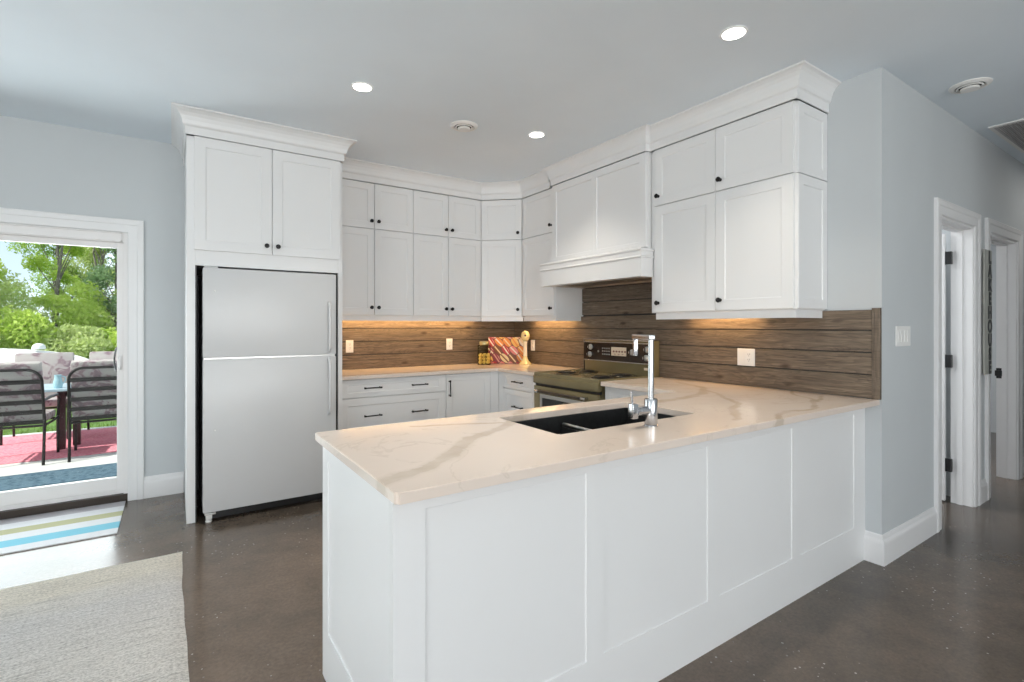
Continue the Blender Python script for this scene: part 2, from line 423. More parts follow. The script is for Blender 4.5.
# ---- doorways of the hallway
def casing(name, x0, x1, zt, y, w=.10, t=.018, label=None):
    """mitred flat casing with a raised outer back band around an opening in a Y = const wall (facing -Y)"""
    b = fresh()
    prof = [(0, 0), (0, .010), (.006, .014), (.055, .015), (.062, .020), (.085, .020), (w-.006, .022), (w, .018), (w, 0)]
    pts = [(x0, 0), (x0, zt), (x1, zt), (x1, 0)]
    dirs = [(-1, 0), (-1, 1), (1, 1), (1, 0)]
    rings = [[b.verts.new((p[0]+d[0]*o, y-n, p[1]+d[1]*o)) for o, n in prof] for p, d in zip(pts, dirs)]
    for a, c in zip(rings, rings[1:]):
        for j in range(len(prof)): b.faces.new((a[j], a[(j+1) % len(prof)], c[(j+1) % len(prof)], c[j]))
    b.faces.new(rings[0][::-1]); b.faces.new(rings[-1])
    return struct(name, b, m_trim, label)
def jamb(name, x0, x1, zt, label):
    b = fresh(); t = .018
    box(b, x0, x0+t, -.001, .125, 0, zt-t); box(b, x1-t, x1, -.001, .125, 0, zt-t); box(b, x0, x1, -.001, .125, zt-t, zt)
    # door stop
    box(b, x0+t, x0+t+.010, .055, .088, 0, zt-t-.010); box(b, x1-t-.010, x1-t, .055, .088, 0, zt-t-.010); box(b, x0+t, x1-t, .055, .088, zt-t-.010, zt-t)
    return struct(name, b, m_trim, label)
casing('trim_1', .90, 1.60, 2.05, 0, label='white casing of the nearer hallway doorway')
casing('trim_2', 1.97, 2.77, 2.05, 0, label='white casing of the farther hallway doorway')
j1 = jamb('trim_3', .90, 1.60, 2.05, 'white jamb inside the nearer hallway doorway')
j2 = jamb('trim_4', 1.97, 2.77, 2.05, 'white jamb inside the farther hallway doorway')
def swing_door(name, hx, hy, length, label, ang=90.):
    b = fresh()
    shaker(b, (0, .0, .012), (1, 0, 0), (0, -1, 0), length, 2.005, .035, rails=(.11, .11, .2, .12), rec=.008, lip=.02)
    for v in b.verts: pass
    o = obj(name, b, m_trim); tag(o, label, None, None, 'structure')
    o.location = (hx, hy, 0); o.rotation_euler = (0, 0, math.radians(ang))
    return o
d1 = swing_door('door_1', 1.545, .150, .66, 'white panel door standing open into the room behind the nearer doorway', 92)
hg = []
for zc in (1.835, 1.06, .28):
    b = Bx(1.548, 1.5835, .113, .149, zc-.047, zc+.047, bev=.003); tube(b, [(1.566, .153, zc-.05), (1.566, .153, zc+.05)], .007, 8)
    obj('hinge', b, m_black, j1)
d2 = swing_door('door_2', 2.005, .150, .74, 'white panel door standing open inside the farther doorway', 95)
b = Bx(2.7505, 2.7525, .075, .125, .865, .955); 
lathe(b, [(0, 0), (.02, 0), (.02, .003), (.009, .006), (.009, .010), (.0, .010)], (2.7505, .105, .91), (-1, 0, 0), 12)
box(b, 2.735, 2.7505, .085, .132, .885, .935, bev=.004)
tag(obj('strike_plate', b, m_black), 'black latch plate on the right jamb of the farther doorway', 'latch')
struct('wall_bedroom_end', Bx(.12, XR, 3.2, 3.3, 0, H), noisy('room_paint', (.72, .74, .76), .01, 2, .7, 0))

# ---- sliding patio door
casing('trim_5', -5.62, -3.55, 2.03, LK, w=.10, label='white casing around the sliding patio door')
b = fresh()
yf = LK
box(b, -5.62, -3.55, yf+.005, yf+.15, 1.955, 2.03)
for xa, xb in ((-5.62, -5.58), (-3.575, -3.55)): box(b, xa, xb, yf+.005, yf+.15, .055, 1.955)
box(b, -5.62, -3.55, yf+.03, yf+.15, .055, .085)
patio = struct('door_3', b, m_vinyl, 'sliding glass patio door with white vinyl frame')
obj('sill', Bx(-5.62, -3.55, yf-.002, yf+.15, 0, .055, bev=.002), m_sill, patio)
# head channel for a blind
b = fresh(); box(b, -5.55, -3.585, yf-.012, yf+.005, 1.962, 1.968); box(b, -5.55, -3.585, yf-.012, yf+.005, 2.02, 2.026); box(b, -3.592, -3.585, yf-.012, yf+.005, 1.962, 2.026)
obj('head_channel', b, m_vinyl, patio)
def slider(x0, x1, y0, y1, nm):
    b = fresh(); z0, z1 = .0855, 1.9545; s = .042
    sh = [(x0, x0+s, z0, z1), (x1-s, x1, z0, z1), (x0+s, x1-s, z1-s, z1), (x0+s, x1-s, z0, z0+.095)]
    for a, c, e, f in sh: box(b, a, c, y0, y1, e, f, bev=.003)
    f_ = obj(nm, b, m_vinyl, patio)
    obj('glass', Bx(x0+s-.005, x1-s+.005, (y0+y1)/2-.004, (y0+y1)/2+.004, z0+.09, z1-s+.005), m_glass, f_)
    return f_
sf = slider(-4.66, -3.575, LK+.03, LK+.065, 'sliding_panel')
slider(-5.58, -4.60, LK+.075, LK+.11, 'fixed_panel')
b = Bx(-3.605, -3.588, LK+.018, LK+.032, .99, 1.10, bev=.004); tube(b, [(-3.597, LK+.02, 1.0), (-3.597, LK-.012, 1.02), (-3.597, LK-.012, 1.07), (-3.597, LK+.02, 1.09)], .006, 8)
obj('handle', b, m_vinyl, sf, True)
b = tube(fresh(), [(-3.622, LK+.066, .98), (-3.630, LK+.09, 1.0), (-3.638, LK+.105, 1.03), (-3.638, LK+.108, 1.08), (-3.630, LK+.095, 1.13), (-3.622, LK+.066, 1.16)], .006, 8)
obj('handle', b, m_black, sf, True)

# unseen windows added around the fill lamps, frames only seen in reflections
def win(name, lab, pts):
    b = fresh()
    for p in pts: box(b, *p)
    o = struct(name, b, m_vinyl, lab); return o
w1 = win('unseen_window_1', 'wide unseen window added in the left wall for fill light', [(XL-.13, XL-.05, -3.8, .6, .4, .47), (XL-.13, XL-.05, -3.8, .6, 2.43, 2.5), (XL-.13, XL-.05, -3.8, -3.73, .4, 2.5), (XL-.13, XL-.05, .53, .6, .4, 2.5), (XL-.13, XL-.05, -1.64, -1.57, .4, 2.5)])
obj('pane', Bx(XL-.095, XL-.085, -3.75, .55, .45, 2.45), m_glass, w1)
w2 = win('unseen_window_2', 'wide unseen window added in the front wall for fill light', [(-6.2, -.6, YB-.13, YB-.05, .4, .47), (-6.2, -.6, YB-.13, YB-.05, 2.43, 2.5), (-6.2, -6.13, YB-.13, YB-.05, .4, 2.5), (-.67, -.6, YB-.13, YB-.05, .4, 2.5), (-3.43, -3.37, YB-.13, YB-.05, .4, 2.5)])
obj('pane', Bx(-6.15, -.65, YB-.095, YB-.085, .45, 2.45), m_glass, w2)

# ------------------------------------------------------------ wooden backsplash
def boards_mesh(axis, a0, a1, rows, face, back, sgn):
    """rows of planks; sgn: outward direction of the face along the other axis"""
    b = fresh()
    for z0, z1 in rows:
        g = .0032
        if axis == 'X': box(b, a0, a1, min(face, back), max(face, back), z0+g, z1-g, bev=.0028)
        else: box(b, min(face, back), max(face, back), a0, a1, z0+g, z1-g, bev=.0028)
    return b
rows = [(.915+.0, .925)] + [(.925+.125*i, .925+.125*(i+1)) for i in range(4)]
rows = [(.916, 1.050), (1.050, 1.175), (1.175, 1.300), (1.300, 1.418)]
hi = [(1.425, 1.55), (1.55, 1.68)]
o = obj('wood_backsplash', boards_mesh('X', -2.166, -.0012, rows, LK-.018, LK-.001, -1), m_woodA)
tag(o, 'weathered brown horizontal board backsplash between refrigerator cabinet and corner', 'backsplash')
b = boards_mesh('Y', .042, LK-.019, rows, -.018, -.001, -1)
merge(b, boards_mesh('Y', 1.335, 2.448, hi, -.018, -.001, -1))
back = obj('wood_backsplash', b, m_woodB)
tag(back, 'weathered grey-brown board backsplash behind the range, with vertical end board', 'backsplash')
m_woodV = wood_mat('weathered_boards_end', 'Z')
obj('end_board', Bx(-.022, -.001, .000, .041, .916, 1.425, bev=.002), m_woodV, back)
obj('backing', Bx(-.010, -.0012, 1.34, 2.44, 1.40, 1.70), m_gap, back)
obj('backing', Bx(-.010, -.0012, .042, LK-.02, .917, 1.416), m_gap, back)
obj('backing', Bx(-2.166, -.0012, LK-.010, LK-.0012, .917, 1.416), m_gap, o)

# ------------------------------------------------------------ wall cabinets
FY = 3.25            # door faces on the rear wall
FX = -.36            # door faces on the range wall
nA, nB = V((0, -1, 0)), V((-1, 0, 0))
ZS = (1.425, 2.188, 2.194, 2.597)
def door(parent, O, U, n, w, h, kn=None, rail=.058, name='door'):
    d = obj(name, shaker(fresh(), O, U, n, w, h, rail=rail), m_white, parent)
    if kn: knob(d, V(O)+V(U)*kn[0]+Z*kn[1]+V(n)*.02, n)
    return d
g = .0022
def cab_A(x0, xm, x1, label, grp, vx=0.):
    t = thing('wall_cabinet', label, 'cabinet', ((x0+x1)/2, LK, 1.42), grp)
    obj('body', Bx(x0+.0005, x1-.0005, FY+.0205, LK-.001, 1.42, 2.60), m_white, t)
    for z0, z1, kz in ((ZS[0], ZS[1], .065), (ZS[2], ZS[3], .065)):
        door(t, (x0+g, FY+.02, z0), (1, 0, 0), nA, xm-x0-2*g, z1-z0, (xm-x0-.032, kz))
        door(t, (xm+g, FY+.02, z0), (1, 0, 0), nA, x1-xm-2*g, z1-z0, (.032, kz))
    obj('valance', Bx(x0+.0005, x1-.0005+vx, FY+.030, FY+.048, 1.372, 1.4195, bev=.002), m_white, t)
    return t
cab_A(-2.166, -1.77, -1.40, 'white four-door wall cabinet beside the tall refrigerator cabinet', 'white wall cabinets')
cab_A(-1.40, -1.035, -.667, 'white four-door wall cabinet next to the angled corner cabinet', 'white wall cabinets', .018)
# corner diagonal
c0, c1 = V((-.667, FY, 0)), V((FX, 2.96, 0))
u = (c1-c0).normalized(); nd = V((u.y, -u.x, 0)); 
if nd.dot(V((-1, -1, 0))) < 0: nd = -nd
t = thing('corner_wall_cabinet', 'white angled corner wall cabinet with one door above another', 'cabinet', (-.02, LK-.02, 1.42))
def prism(bm, pts, z0, z1):
    lo = [bm.verts.new((p[0], p[1], z0)) for p in pts]; up = [bm.verts.new((p[0], p[1], z1)) for p in pts]
    n = len(pts); bm.faces.new(lo[::-1]); bm.faces.new(up)
    for i in range(n): bm.faces.new((lo[i], lo[(i+1) % n], up[(i+1) % n], up[i]))
    return bm
inn = [c0-nd*.0205, c1-nd*.0205]
obj('body', prism(fresh(), [(-.6665, LK-.001), (-.6665, inn[0].y), (inn[0].x, inn[0].y), (inn[1].x, inn[1].y), (-.001, inn[1].y), (-.001, LK-.001)], 1.42, 2.60), m_white, t)
wd = (c1-c0).length
for z0, z1 in ((ZS[0], ZS[1]), (ZS[2], ZS[3])):
    door(t, V((c0.x, c0.y, z0))-nd*.02+u*.004, u, nd, wd-.008, z1-z0, (wd-.045, .065))
vb = prism(fresh(), [(c0-nd*.0302-u*.004).xy, (c1-nd*.0302+u*.004).xy, (c1-nd*.048+u*.004).xy, (c0-nd*.048-u*.004).xy], 1.372, 1.4195)
obj('valance', vb, m_white, t)
# far cabinet on range wall
t = thing('wall_cabinet', 'white wall cabinet half hidden behind the range hood, two stacked doors', 'cabinet', (0, 2.7, 1.42), 'white wall cabinets')
obj('body', Bx(FX+.0205, -.001, 2.452, 2.938, 1.42, 2.60), m_white, t)
for z0, z1 in ((ZS[0], ZS[1]), (ZS[2], ZS[3])):
    door(t, (FX+.02, 2.957, z0), (0, -1, 0), nB, .502, z1-z0, (.502-.035, .065))
obj('valance', sweep(fresh(), [(FX+.030, 2.972), (FX+.030, 2.462), (-.001, 2.462)], [(0, 1.372), (.0, 1.4195), (-.016, 1.4195), (-.016, 1.372)]), m_white, t)
# right cabinet
t = thing('wall_cabinet', 'large white four-door wall cabinet above the board backsplash, at the open end of the wall', 'cabinet', (0, .8, 1.42), 'white wall cabinets')
obj('body', Bx(FX+.0205, -.001, .293, 1.326, 1.42, 2.60), m_white, t)
for z0, z1 in ((ZS[0], ZS[1]), (ZS[2], ZS[3])):
    door(t, (FX+.02, 1.285, z0), (0, -1, 0), nB, .492, z1-z0, (.035, .065), rail=.066)
    door(t, (FX+.02, .79, z0), (0, -1, 0), nB, .492, z1-z0, (.035, .065), rail=.066)
    obj('side_panel', shaker(fresh(), (FX+.0205, .293, z0), (1, 0, 0), nA, -FX-.022, z1-z0, .014, .055, rec=.006), m_white, t)
vb = sweep(fresh(), [(FX+.035, 1.30), (FX+.035, .300), (-.001, .300)], [(0, 1.372), (.0, 1.4195), (-.016, 1.4195), (-.016, 1.372)])
obj('valance', vb, m_white, t)
obj('crown_molding', sweep(fresh(), [(FX-.001, 1.330), (FX-.001, .278), (-.001, .278)], crown_prof(.076)), m_white, t)
# crown over the corner run
px = [(-2.1655, FY-.001), (c0.x-.001, FY-.001), (FX-.001, 2.959), (FX-.001, 2.50)]
o = obj('crown_molding', sweep(fresh(), px, crown_prof(.080)), m_white)
tag(o, 'white crown molding running around the corner above the wall cabinets', 'crown molding')
# light rails of the under-cabinet lamps (warm)
WARM = (1, .62, .27)
light('under_cabinet_light', 'AREA', (-1.33, 3.535, 1.412), 8.0, WARM, 1.5, .03)
light('under_cabinet_light', 'AREA', (-.09, 2.88, 1.412), 3.4, WARM, .03, .6)
light('under_cabinet_light', 'AREA', (-.075, .95, 1.412), 2.2, WARM, .02, .50)

# ------------------------------------------------------------ refrigerator cabinet
t = thing('refrigerator_cabinet', 'tall white cabinet surround enclosing the refrigerator, two doors on top', 'cabinet', (-2.68, 3.22, 0))
PY = 2.83
obj('side_panel', Bx(-3.19, -3.140, PY, LK-.001, 0, 2.60, bev=.0015), m_white, t)
obj('side_panel', Bx(-2.200, -2.168, PY, LK-.001, 0, 2.60, bev=.0015), m_white, t)
obj('body', Bx(-3.1395, -2.2005, PY+.002, LK-.002, 1.735, 2.60), m_white, t)
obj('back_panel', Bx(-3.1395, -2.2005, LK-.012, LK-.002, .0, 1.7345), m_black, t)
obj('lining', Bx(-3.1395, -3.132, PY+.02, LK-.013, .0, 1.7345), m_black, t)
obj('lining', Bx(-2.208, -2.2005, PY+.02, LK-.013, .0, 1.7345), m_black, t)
for xa, xb, kx in ((-3.147, -2.672, 'r'), (-2.668, -2.190, 'l')):
    w = xb-xa
    door(t, (xa, PY+.0015, 1.838), (1, 0, 0), nA, w, .762, (w-.035 if kx == 'r' else .035, .06), rail=.066)
obj('crown_molding', sweep(fresh(), [(-3.19, LK-.001), (-3.19, PY-.0205), (-2.168, PY-.0205), (-2.168, LK-.36)], crown_prof(.085)), m_white, t)

# ------------------------------------------------------------ refrigerator
t = thing('refrigerator', 'white top-freezer refrigerator standing inside the tall white cabinet', 'refrigerator', (-2.66, 3.1, 0))
rx0, rx1, ry = -3.100, -2.232, 2.760
obj('body', Bx(rx0+.004, rx1-.004, ry+.075, 3.50, .05, 1.71, bev=.006), m_fridge, t)
fd = obj('freezer_door', Bx(rx0, rx1, ry, ry+.068, 1.110, 1.716, bev=.010), m_fridge, t, True)
ld = obj('refrigerator_door', Bx(rx0, rx1, ry, ry+.068, .070, 1.098, bev=.010), m_fridge, t, True)
obj('door_gasket', Bx(rx0+.012, rx1-.012, ry+.066, ry+.077, .08, 1.70), M('grey_gasket', (.25, .25, .25), .6), t)
obj('divider_strip', Bx(rx0+.006, rx1-.006, ry+.012, ry+.070, 1.0985, 1.1095), m_steel, t)
def fhandle(parent, za, zb, flip):
    x = rx1-.055; b = fresh()
    prof = []
    ends = (za, zb)
    tube(b, [(x, ry-.004, za), (x, ry-.034, za+.02), (x, ry-.040, za+.06), (x, ry-.040, zb-.06), (x, ry-.034, zb-.02), (x, ry-.004, zb)], [.012, .012, .011, .011, .012, .012], 10)
    return obj('handle', b, m_fridge, parent, True)
fhandle(fd, 1.135, 1.50, 0); fhandle(ld, .66, 1.085, 1)
obj('bolt_cap', lathe(fresh(), [(.0, 0), (.006, 0), (.005, .003), (0, .004)], (rx0+.07, ry, 1.56), nA, 10), m_plate, fd)
obj('bolt_cap', lathe(fresh(), [(.0, 0), (.006, 0), (.005, .003), (0, .004)], (rx0+.07, ry, .62), nA, 10), m_plate, ld)
obj('kick_grille', Bx(rx0+.02, rx1-.02, ry+.055, ry+.08, .012, .066), m_black, t)
b = Bx(rx0+.01, rx0+.075, ry-.002, ry+.05, .056, .068, bev=.002)
obj('hinge', b, m_steel, t)
b = Bx(rx0+.018, rx0+.055, ry+.02, ry+.055, .020, .056, bev=.003)
lathe(b, [(0, 0), (.018, 0), (.020, .003), (.020, .010), (.008, .016), (.008, .024), (0, .024)], (rx0+.036, ry+.035, 0), (0, 0, 1), 16)
obj('foot', b, m_plate, t, True)
b = fresh(); lathe(b, [(0, 0), (.018, 0), (.020, .003), (.020, .010), (.008, .016), (.008, .056), (0, .056)], (rx1-.036, ry+.035, 0), (0, 0, 1), 16)
obj('foot', b, m_plate, t, True)
obj('hinge', Bx(rx0+.01, rx0+.09, ry+.01, ry+.13, 1.7165, 1.7265, bev=.002), m_fridge, t)

# ------------------------------------------------------------ range hood
t = thing('range_hood', 'white panelled range hood cabinet with mantel ledge above the cooking range', 'range hood', (0, 1.89, 1.68))
HX = -.40
obj('body', Bx(HX+.0205, -.001, 1.332, 2.446, 1.885, 2.60), m_white, t)
b = shaker(fresh(), (HX+.02, 2.43, 1.905), (0, -1, 0), nB, .55, .692, rails=(.06, .03, .04, .06), rec=.008)
merge(b, shaker(fresh(), (HX+.02, 1.8795, 1.905), (0, -1, 0), nB, .545, .692, rails=(.03, .06, .04, .06), rec=.008))
obj('front_panel', b, m_white, t)
mp_ = [(0, 1.683), (.088, 1.683), (.090, 1.686), (.090, 1.818), (.098, 1.822), (.100, 1.828), (.093, 1.838), (.093, 1.866), (.100, 1.872), (.102, 1.880), (.096, 1.888), (.05, 1.900), (.03, 1.9045), (0, 1.9045)]
b = sweep(fresh(), [(-.345, 2.41), (-.39, 2.41), (-.39, 1.395), (-.345, 1.395)], [(max(0, o_-.005), z_) for o_, z_ in mp_])
obj('mantel', b, m_white, t)
obj('crown_molding', sweep(fresh(), [(-.345, 2.43), (HX-.001, 2.43), (HX-.001, 1.335), (-.345, 1.335)], crown_prof(.072)), m_white, t)
m_liner = noisy('hood_liner_tan_metal', (.42, .33, .24), .1, 20, .35, .02, metal=.4)
b = fresh(); box(b, -.470, -.43, 1.40, 2.44, 1.6835, 1.70); box(b, -.03, -.002, 1.335, 2.44, 1.6835, 1.70); box(b, -.43, -.03, 1.37, 1.45, 1.6835, 1.70); box(b, -.43, -.03, 2.33, 2.44, 1.6835, 1.70)
obj('liner', b, m_liner, t)
b = fresh()
for i in range(9): box(b, -.425+.044*i, -.425+.044*i+.03, 1.455, 2.325, 1.697, 1.712)
obj('grease_filter', b, M('filter_steel', (.32, .26, .2), .35, .7), t)
obj('housing', Bx(-.43, -.022, 1.45, 2.33, 1.72, 1.884), m_gap, t)

# ------------------------------------------------------------ base cabinets on the rear wall and corner
BY, BX_ = 2.99, -.62
def drawer(parent, O, U, n, w, h, pulls, rail=.05, r=None):
    d = obj('drawer', shaker(fresh(), O, U, n, w, h, rails=r or (rail,)*4), m_white, parent)
    for pu in pulls: pull(d, V(O)+V(U)*pu[0]+Z*pu[1]+V(n)*.02, n, V(U), .15)
    return d
t = thing('base_cabinet', 'wide white three-drawer base cabinet beside the refrigerator cabinet', 'cabinet', (-1.67, 3.3, 0), 'white base cabinets')
obj('body', Bx(-2.167, -1.188, BY+.0205, LK-.0195, .10, .884), m_white, t)
obj('toe_kick', Bx(-2.167, -1.188, BY+.08, BY+.10, 0, .10), m_white, t)
for z0, h, kz in ((.732, .146, .075), (.424, .300, .150), (.112, .304, .15)):
    drawer(t, (-2.150, BY+.02, z0), (1, 0, 0), nA, .958, h, [(.275, kz), (.695, kz)], r=(.07, .07, .04, .04) if h < .2 else (.07, .07, .06, .06))
t = thing('base_cabinet', 'white single-door base cabinet in the corner with a vertical black pull', 'cabinet', (-.95, 3.3, 0), 'white base cabinets')
obj('body', Bx(-1.187, -.002, BY+.0205, LK-.0195, .10, .884), m_white, t)
obj('toe_kick', Bx(-1.187, -.56, BY+.08, BY+.10, 0, .10), m_white, t)
d = obj('door', shaker(fresh(), (-1.186, BY+.02, .112), (1, 0, 0), nA, .470, .766, rail=.06), m_white, t)
pull(d, (-1.158, BY, .752), nA, Z, .15)
obj('filler', Bx(-.713, BX_-.001, BY+.001, BY+.02, .10, .884), m_white, t)
t = thing('base_cabinet', 'white drawer base cabinet between the corner and the cooking range', 'cabinet', (-.3, 2.68, 0), 'white base cabinets')
obj('body', Bx(BX_+.0205, -.0195, 2.388, BY+.019, .10, .884), m_white, t)
obj('toe_kick', Bx(BX_+.08, BX_+.10, 2.388, 2.99, 0, .10), m_white, t)
obj('filler', Bx(BX_+.001, BX_+.02, 2.913, BY-.001, .10, .884), m_white, t)
obj('filler', Bx(BX_+.001, BX_+.02, 2.388, 2.428, .10, .884), m_white, t)
for z0, h, kz in ((.735, .143, .07), (.424, .303, .15), (.112, .304, .15)):
    drawer(t, (BX_+.02, 2.910, z0), (0, -1, 0), nB, .478, h, [(.262, kz)], r=(.05, .05, .035, .035) if h < .2 else (.05,)*4)

def top_mesh(cells, z0=.885, z1=.915, bev=.004):
    b = fresh(); xs = sorted({c for r in cells for c in r[:2]}); ys = sorted({c for r in cells for c in r[2:]})
    vv = {}
    def vert(x, y): return vv.setdefault((x, y), b.verts.new((x, y, z1)))
    fs = []
    for i in range(len(xs)-1):
        for j in range(len(ys)-1):
            mx, my = (xs[i]+xs[i+1])/2, (ys[j]+ys[j+1])/2
            if any(r[0] < mx < r[1] and r[2] < my < r[3] for r in cells):
                fs.append(b.faces.new([vert(xs[i], ys[j]), vert(xs[i+1], ys[j]), vert(xs[i+1], ys[j+1]), vert(xs[i], ys[j+1])]))
    bmesh.ops.delete(b, geom=[v for v in b.verts if not v.link_faces], context='VERTS')
    ex = bmesh.ops.extrude_face_region(b, geom=fs)
    bmesh.ops.translate(b, vec=(0, 0, z0-z1), verts=[e for e in ex['geom'] if isinstance(e, bmesh.types.BMVert)])
    bmesh.ops.recalc_face_normals(b, faces=b.faces[:])
    bmesh.ops.dissolve_limit(b, angle_limit=.01, verts=b.verts[:], edges=b.edges[:])
    ed = [e for e in b.edges if len(e.link_faces) == 2 and e.calc_face_angle(0) > 1 and abs(e.verts[0].co.z-e.verts[1].co.z) > .01]
    bmesh.ops.bevel(b, geom=ed, offset=.008, segments=3, affect='EDGES')
    ed = [e for e in b.edges if len(e.link_faces) == 2 and e.calc_face_angle(0) > 1]
    bmesh.ops.bevel(b, geom=ed, offset=bev*.6, segments=2, affect='EDGES')
    return b
o = obj('countertop', top_mesh([(-2.166, -.0005, 2.965, LK-.0005), (-.650, -.0005, 2.362, 2.965)]), m_quartz)
tag(o, 'cream veined quartz countertop running along the rear wall and around the corner to the range', 'countertop', None)
# sink hole: X -2.03..-1.25, Y .31...73
cells = [(-2.811, -2.03, .006, .860), (-1.25, -.002, .006, .860), (-2.055, -1.235, .006, .305), (-2.055, -1.235, .735, .860), (-.660, -.0005, .860, 1.540)]
cells = [(-2.811, -2.055, .006, .860), (-1.235, -.0005, .006, .860), (-2.055, -1.235, .006, .305), (-2.055, -1.235, .735, .860), (-.660, -.0005, .860, 1.540)]
o = obj('countertop', top_mesh(cells), m_quartz)
tag(o, 'large cream quartz peninsula countertop with brown veins and a sink cutout', 'countertop', None)

# ------------------------------------------------------------ peninsula cabinet
t = thing('peninsula_cabinet', 'long white panelled peninsula base cabinet facing the room', 'cabinet', (-1.4, .45, 0))
PF = .080
b = fresh()
box(b, -2.770, -2.17, PF+.022, .82, 0, .884); box(b, -2.17, -1.12, PF+.022, .25, 0, .884); box(b, -2.17, -1.12, .78, .82, .0, .884); box(b, -1.12, -.002, PF+.022, .82, 0, .884)
obj('body', b, m_white, t)
b = fresh()
# front face with four recessed panels, built as one framed sheet
def framed(bm, O, U, n, W_, Hh, wins, th=.02, rec=.0042, lip=.004):
    O, U, n = V(O), V(U), V(n)
    us = sorted({0, W_, *[w[0] for w in wins], *[w[1] for w in wins]}); vs_ = sorted({0, Hh, *[w[2] for w in wins], *[w[3] for w in wins]})
    c = {}
    def p(u_, v_, d): 
        k = (round(u_, 5), round(v_, 5), round(d, 5))
        if k not in c: c[k] = bm.verts.new(O+U*u_+Z*v_+n*d)
        return c[k]
    for i in range(len(us)-1):
        for j in range(len(vs_)-1):
            mu, mv = (us[i]+us[i+1])/2, (vs_[j]+vs_[j+1])/2
            if any(w[0] < mu < w[1] and w[2] < mv < w[3] for w in wins): continue
            bm.faces.new([p(us[i], vs_[j], th), p(us[i+1], vs_[j], th), p(us[i+1], vs_[j+1], th), p(us[i], vs_[j+1], th)])
    for u0, u1, v0, v1 in wins:
        rs = [(u0, u1, v0, v1, th), (u0+lip*.25, u1-lip*.25, v0+lip*.25, v1-lip*.25, th-rec*.8), (u0+lip, u1-lip, v0+lip, v1-lip, th-rec)]
        q = [[p(a, d_, e), p(b_, d_, e), p(b_, f, e), p(a, f, e)] for a, b_, d_, f, e in rs]
        for A, B_ in zip(q, q[1:]):
            for k in range(4): bm.faces.new((A[k], A[(k+1) % 4], B_[(k+1) % 4], B_[k]))
        bm.faces.new(q[-1])
    # rim
    per = [(u_, 0) for u_ in us] + [(W_, v_) for v_ in vs_[1:]] + [(u_, Hh) for u_ in us[::-1][1:]] + [(0, v_) for v_ in vs_[::-1][1:-1]]
    for k in range(len(per)):
        a, b_ = per[k], per[(k+1) % len(per)]
        bm.faces.new((p(*a, th), p(*b_, th), p(*b_, 0), p(*a, 0)))
    return bm
x0 = -2.79
wins = [(.090, .670, .205, .835), (.750, 1.330, .205, .835), (1.410, 1.990, .205, .835), (2.070, 2.650, .205, .835)]
obj('front_panel', framed(fresh(), (x0, PF+.02, 0), (1, 0, 0), nA, 2.789, .884, wins), m_white, t)
obj('end_panel', framed(fresh(), (x0+.020, .820, 0), (0, -1, 0), nB, .719, .884, [(.075, .645, .19, .825)]), m_white, t)
t = thing('base_cabinet', 'white drawer base cabinet between the cooking range and the peninsula', 'cabinet', (-.3, 1.15, 0), 'white base cabinets')
obj('body', Bx(BX_+.0205, -.0195, .822, 1.530, .10, .884), m_white, t)
obj('toe_kick', Bx(BX_+.08, BX_+.10, .822, 1.530, 0, .10), m_white, t)
for z0, h, kz in ((.735, .143, .07), (.424, .303, .15), (.112, .304, .15)):
    drawer(t, (BX_+.02, 1.525, z0), (0, -1, 0), nB, .65, h, [(.325, kz)], r=(.05, .05, .035, .035) if h < .2 else (.05,)*4)

# ------------------------------------------------------------ sink
t = thing('kitchen_sink', 'black double-bowl undermount sink set in the peninsula countertop', 'sink', (-1.64, .52, .68))
def bowl(bm, x0, x1, y0, y1, z0, z1, th=.012):
    box(bm, x0-th, x1+th, y0-th, y1+th, z0-th, z0)
    box(bm, x0-th, x0, y0-th, y1+th, z0, z1); box(bm, x1, x1+th, y0-th, y1+th, z0, z1)
    box(bm, x0, x1, y0-th, y0, z0, z1); box(bm, x0, x1, y1, y1+th, z0, z1)
    return bm
obj('basin', bowl(fresh(), -2.050, -1.240, .31, .73, .665, .884), m_sink, t)
b = Bx(-1.700, -1.672, .31, .73, .666, .838, bev=.010)
obj('bowl_divider', b, m_sink, t, True)
tube_b = tube(fresh(), [(-1.686, .318, .846), (-1.686, .722, .846)], .009, 10)
obj('divider_highlight', tube_b, m_steel, t, True)  # steel-coloured tube stands in for the highlight along the divider top
for cx_ in (-1.88, -1.44):
    obj('drain', lathe(fresh(), [(0, .0015), (.028, .0015), (.032, .004), (.042, .004), (.044, .0), (0, 0)], (cx_, .52, .6655), (0, 0, 1), 20), m_steel, t, True)

# ------------------------------------------------------------ faucet
t = thing('kitchen_faucet', 'tall square-necked chrome faucet standing beside the black sink', 'faucet', (-1.62, .225, .9155))
fx, fy = -1.634, .225
obj('base', lathe(fresh(), [(0, 0), (.028, 0), (.028, .004), (.022, .008), (0, .008)], (fx, fy, .9155), (0, 0, 1), 24), m_chrome, t, True)
obj('body', lathe(fresh(), [(0, .0), (.0255, .0), (.0265, .003), (.0265, .100), (.0245, .104), (0, .104)], (fx, fy, .922), (0, 0, 1), 24), m_chrome, t, True)
sd = V((.46, .89, 0)).normalized()
pole_top = V((fx, fy, 1.285))
def obox(bm, c, ux, uy, uz, sx, sy, sz, bev=.003):
    m4 = Matrix((( *ux, 0), (*uy, 0), (*uz, 0), (0, 0, 0, 1))).transposed(); m4.translation = c
    return merge(bm, Bx(-sx, sx, -sy, sy, -sz, sz, bev=bev), m4)
side = sd.cross(Z)
b = lathe(fresh(), [(0, 0), (.0118, 0), (.0118, .245), (0, .245)], (fx, fy, 1.024), (0, 0, 1), 20)
obj('neck', b, m_chrome, t, True)
b = obox(fresh(), V((fx, fy, 1.277))+sd*.09, sd, side, Z, .103, .0125, .010)
obx = obj('spout', b, m_chrome, t, True)
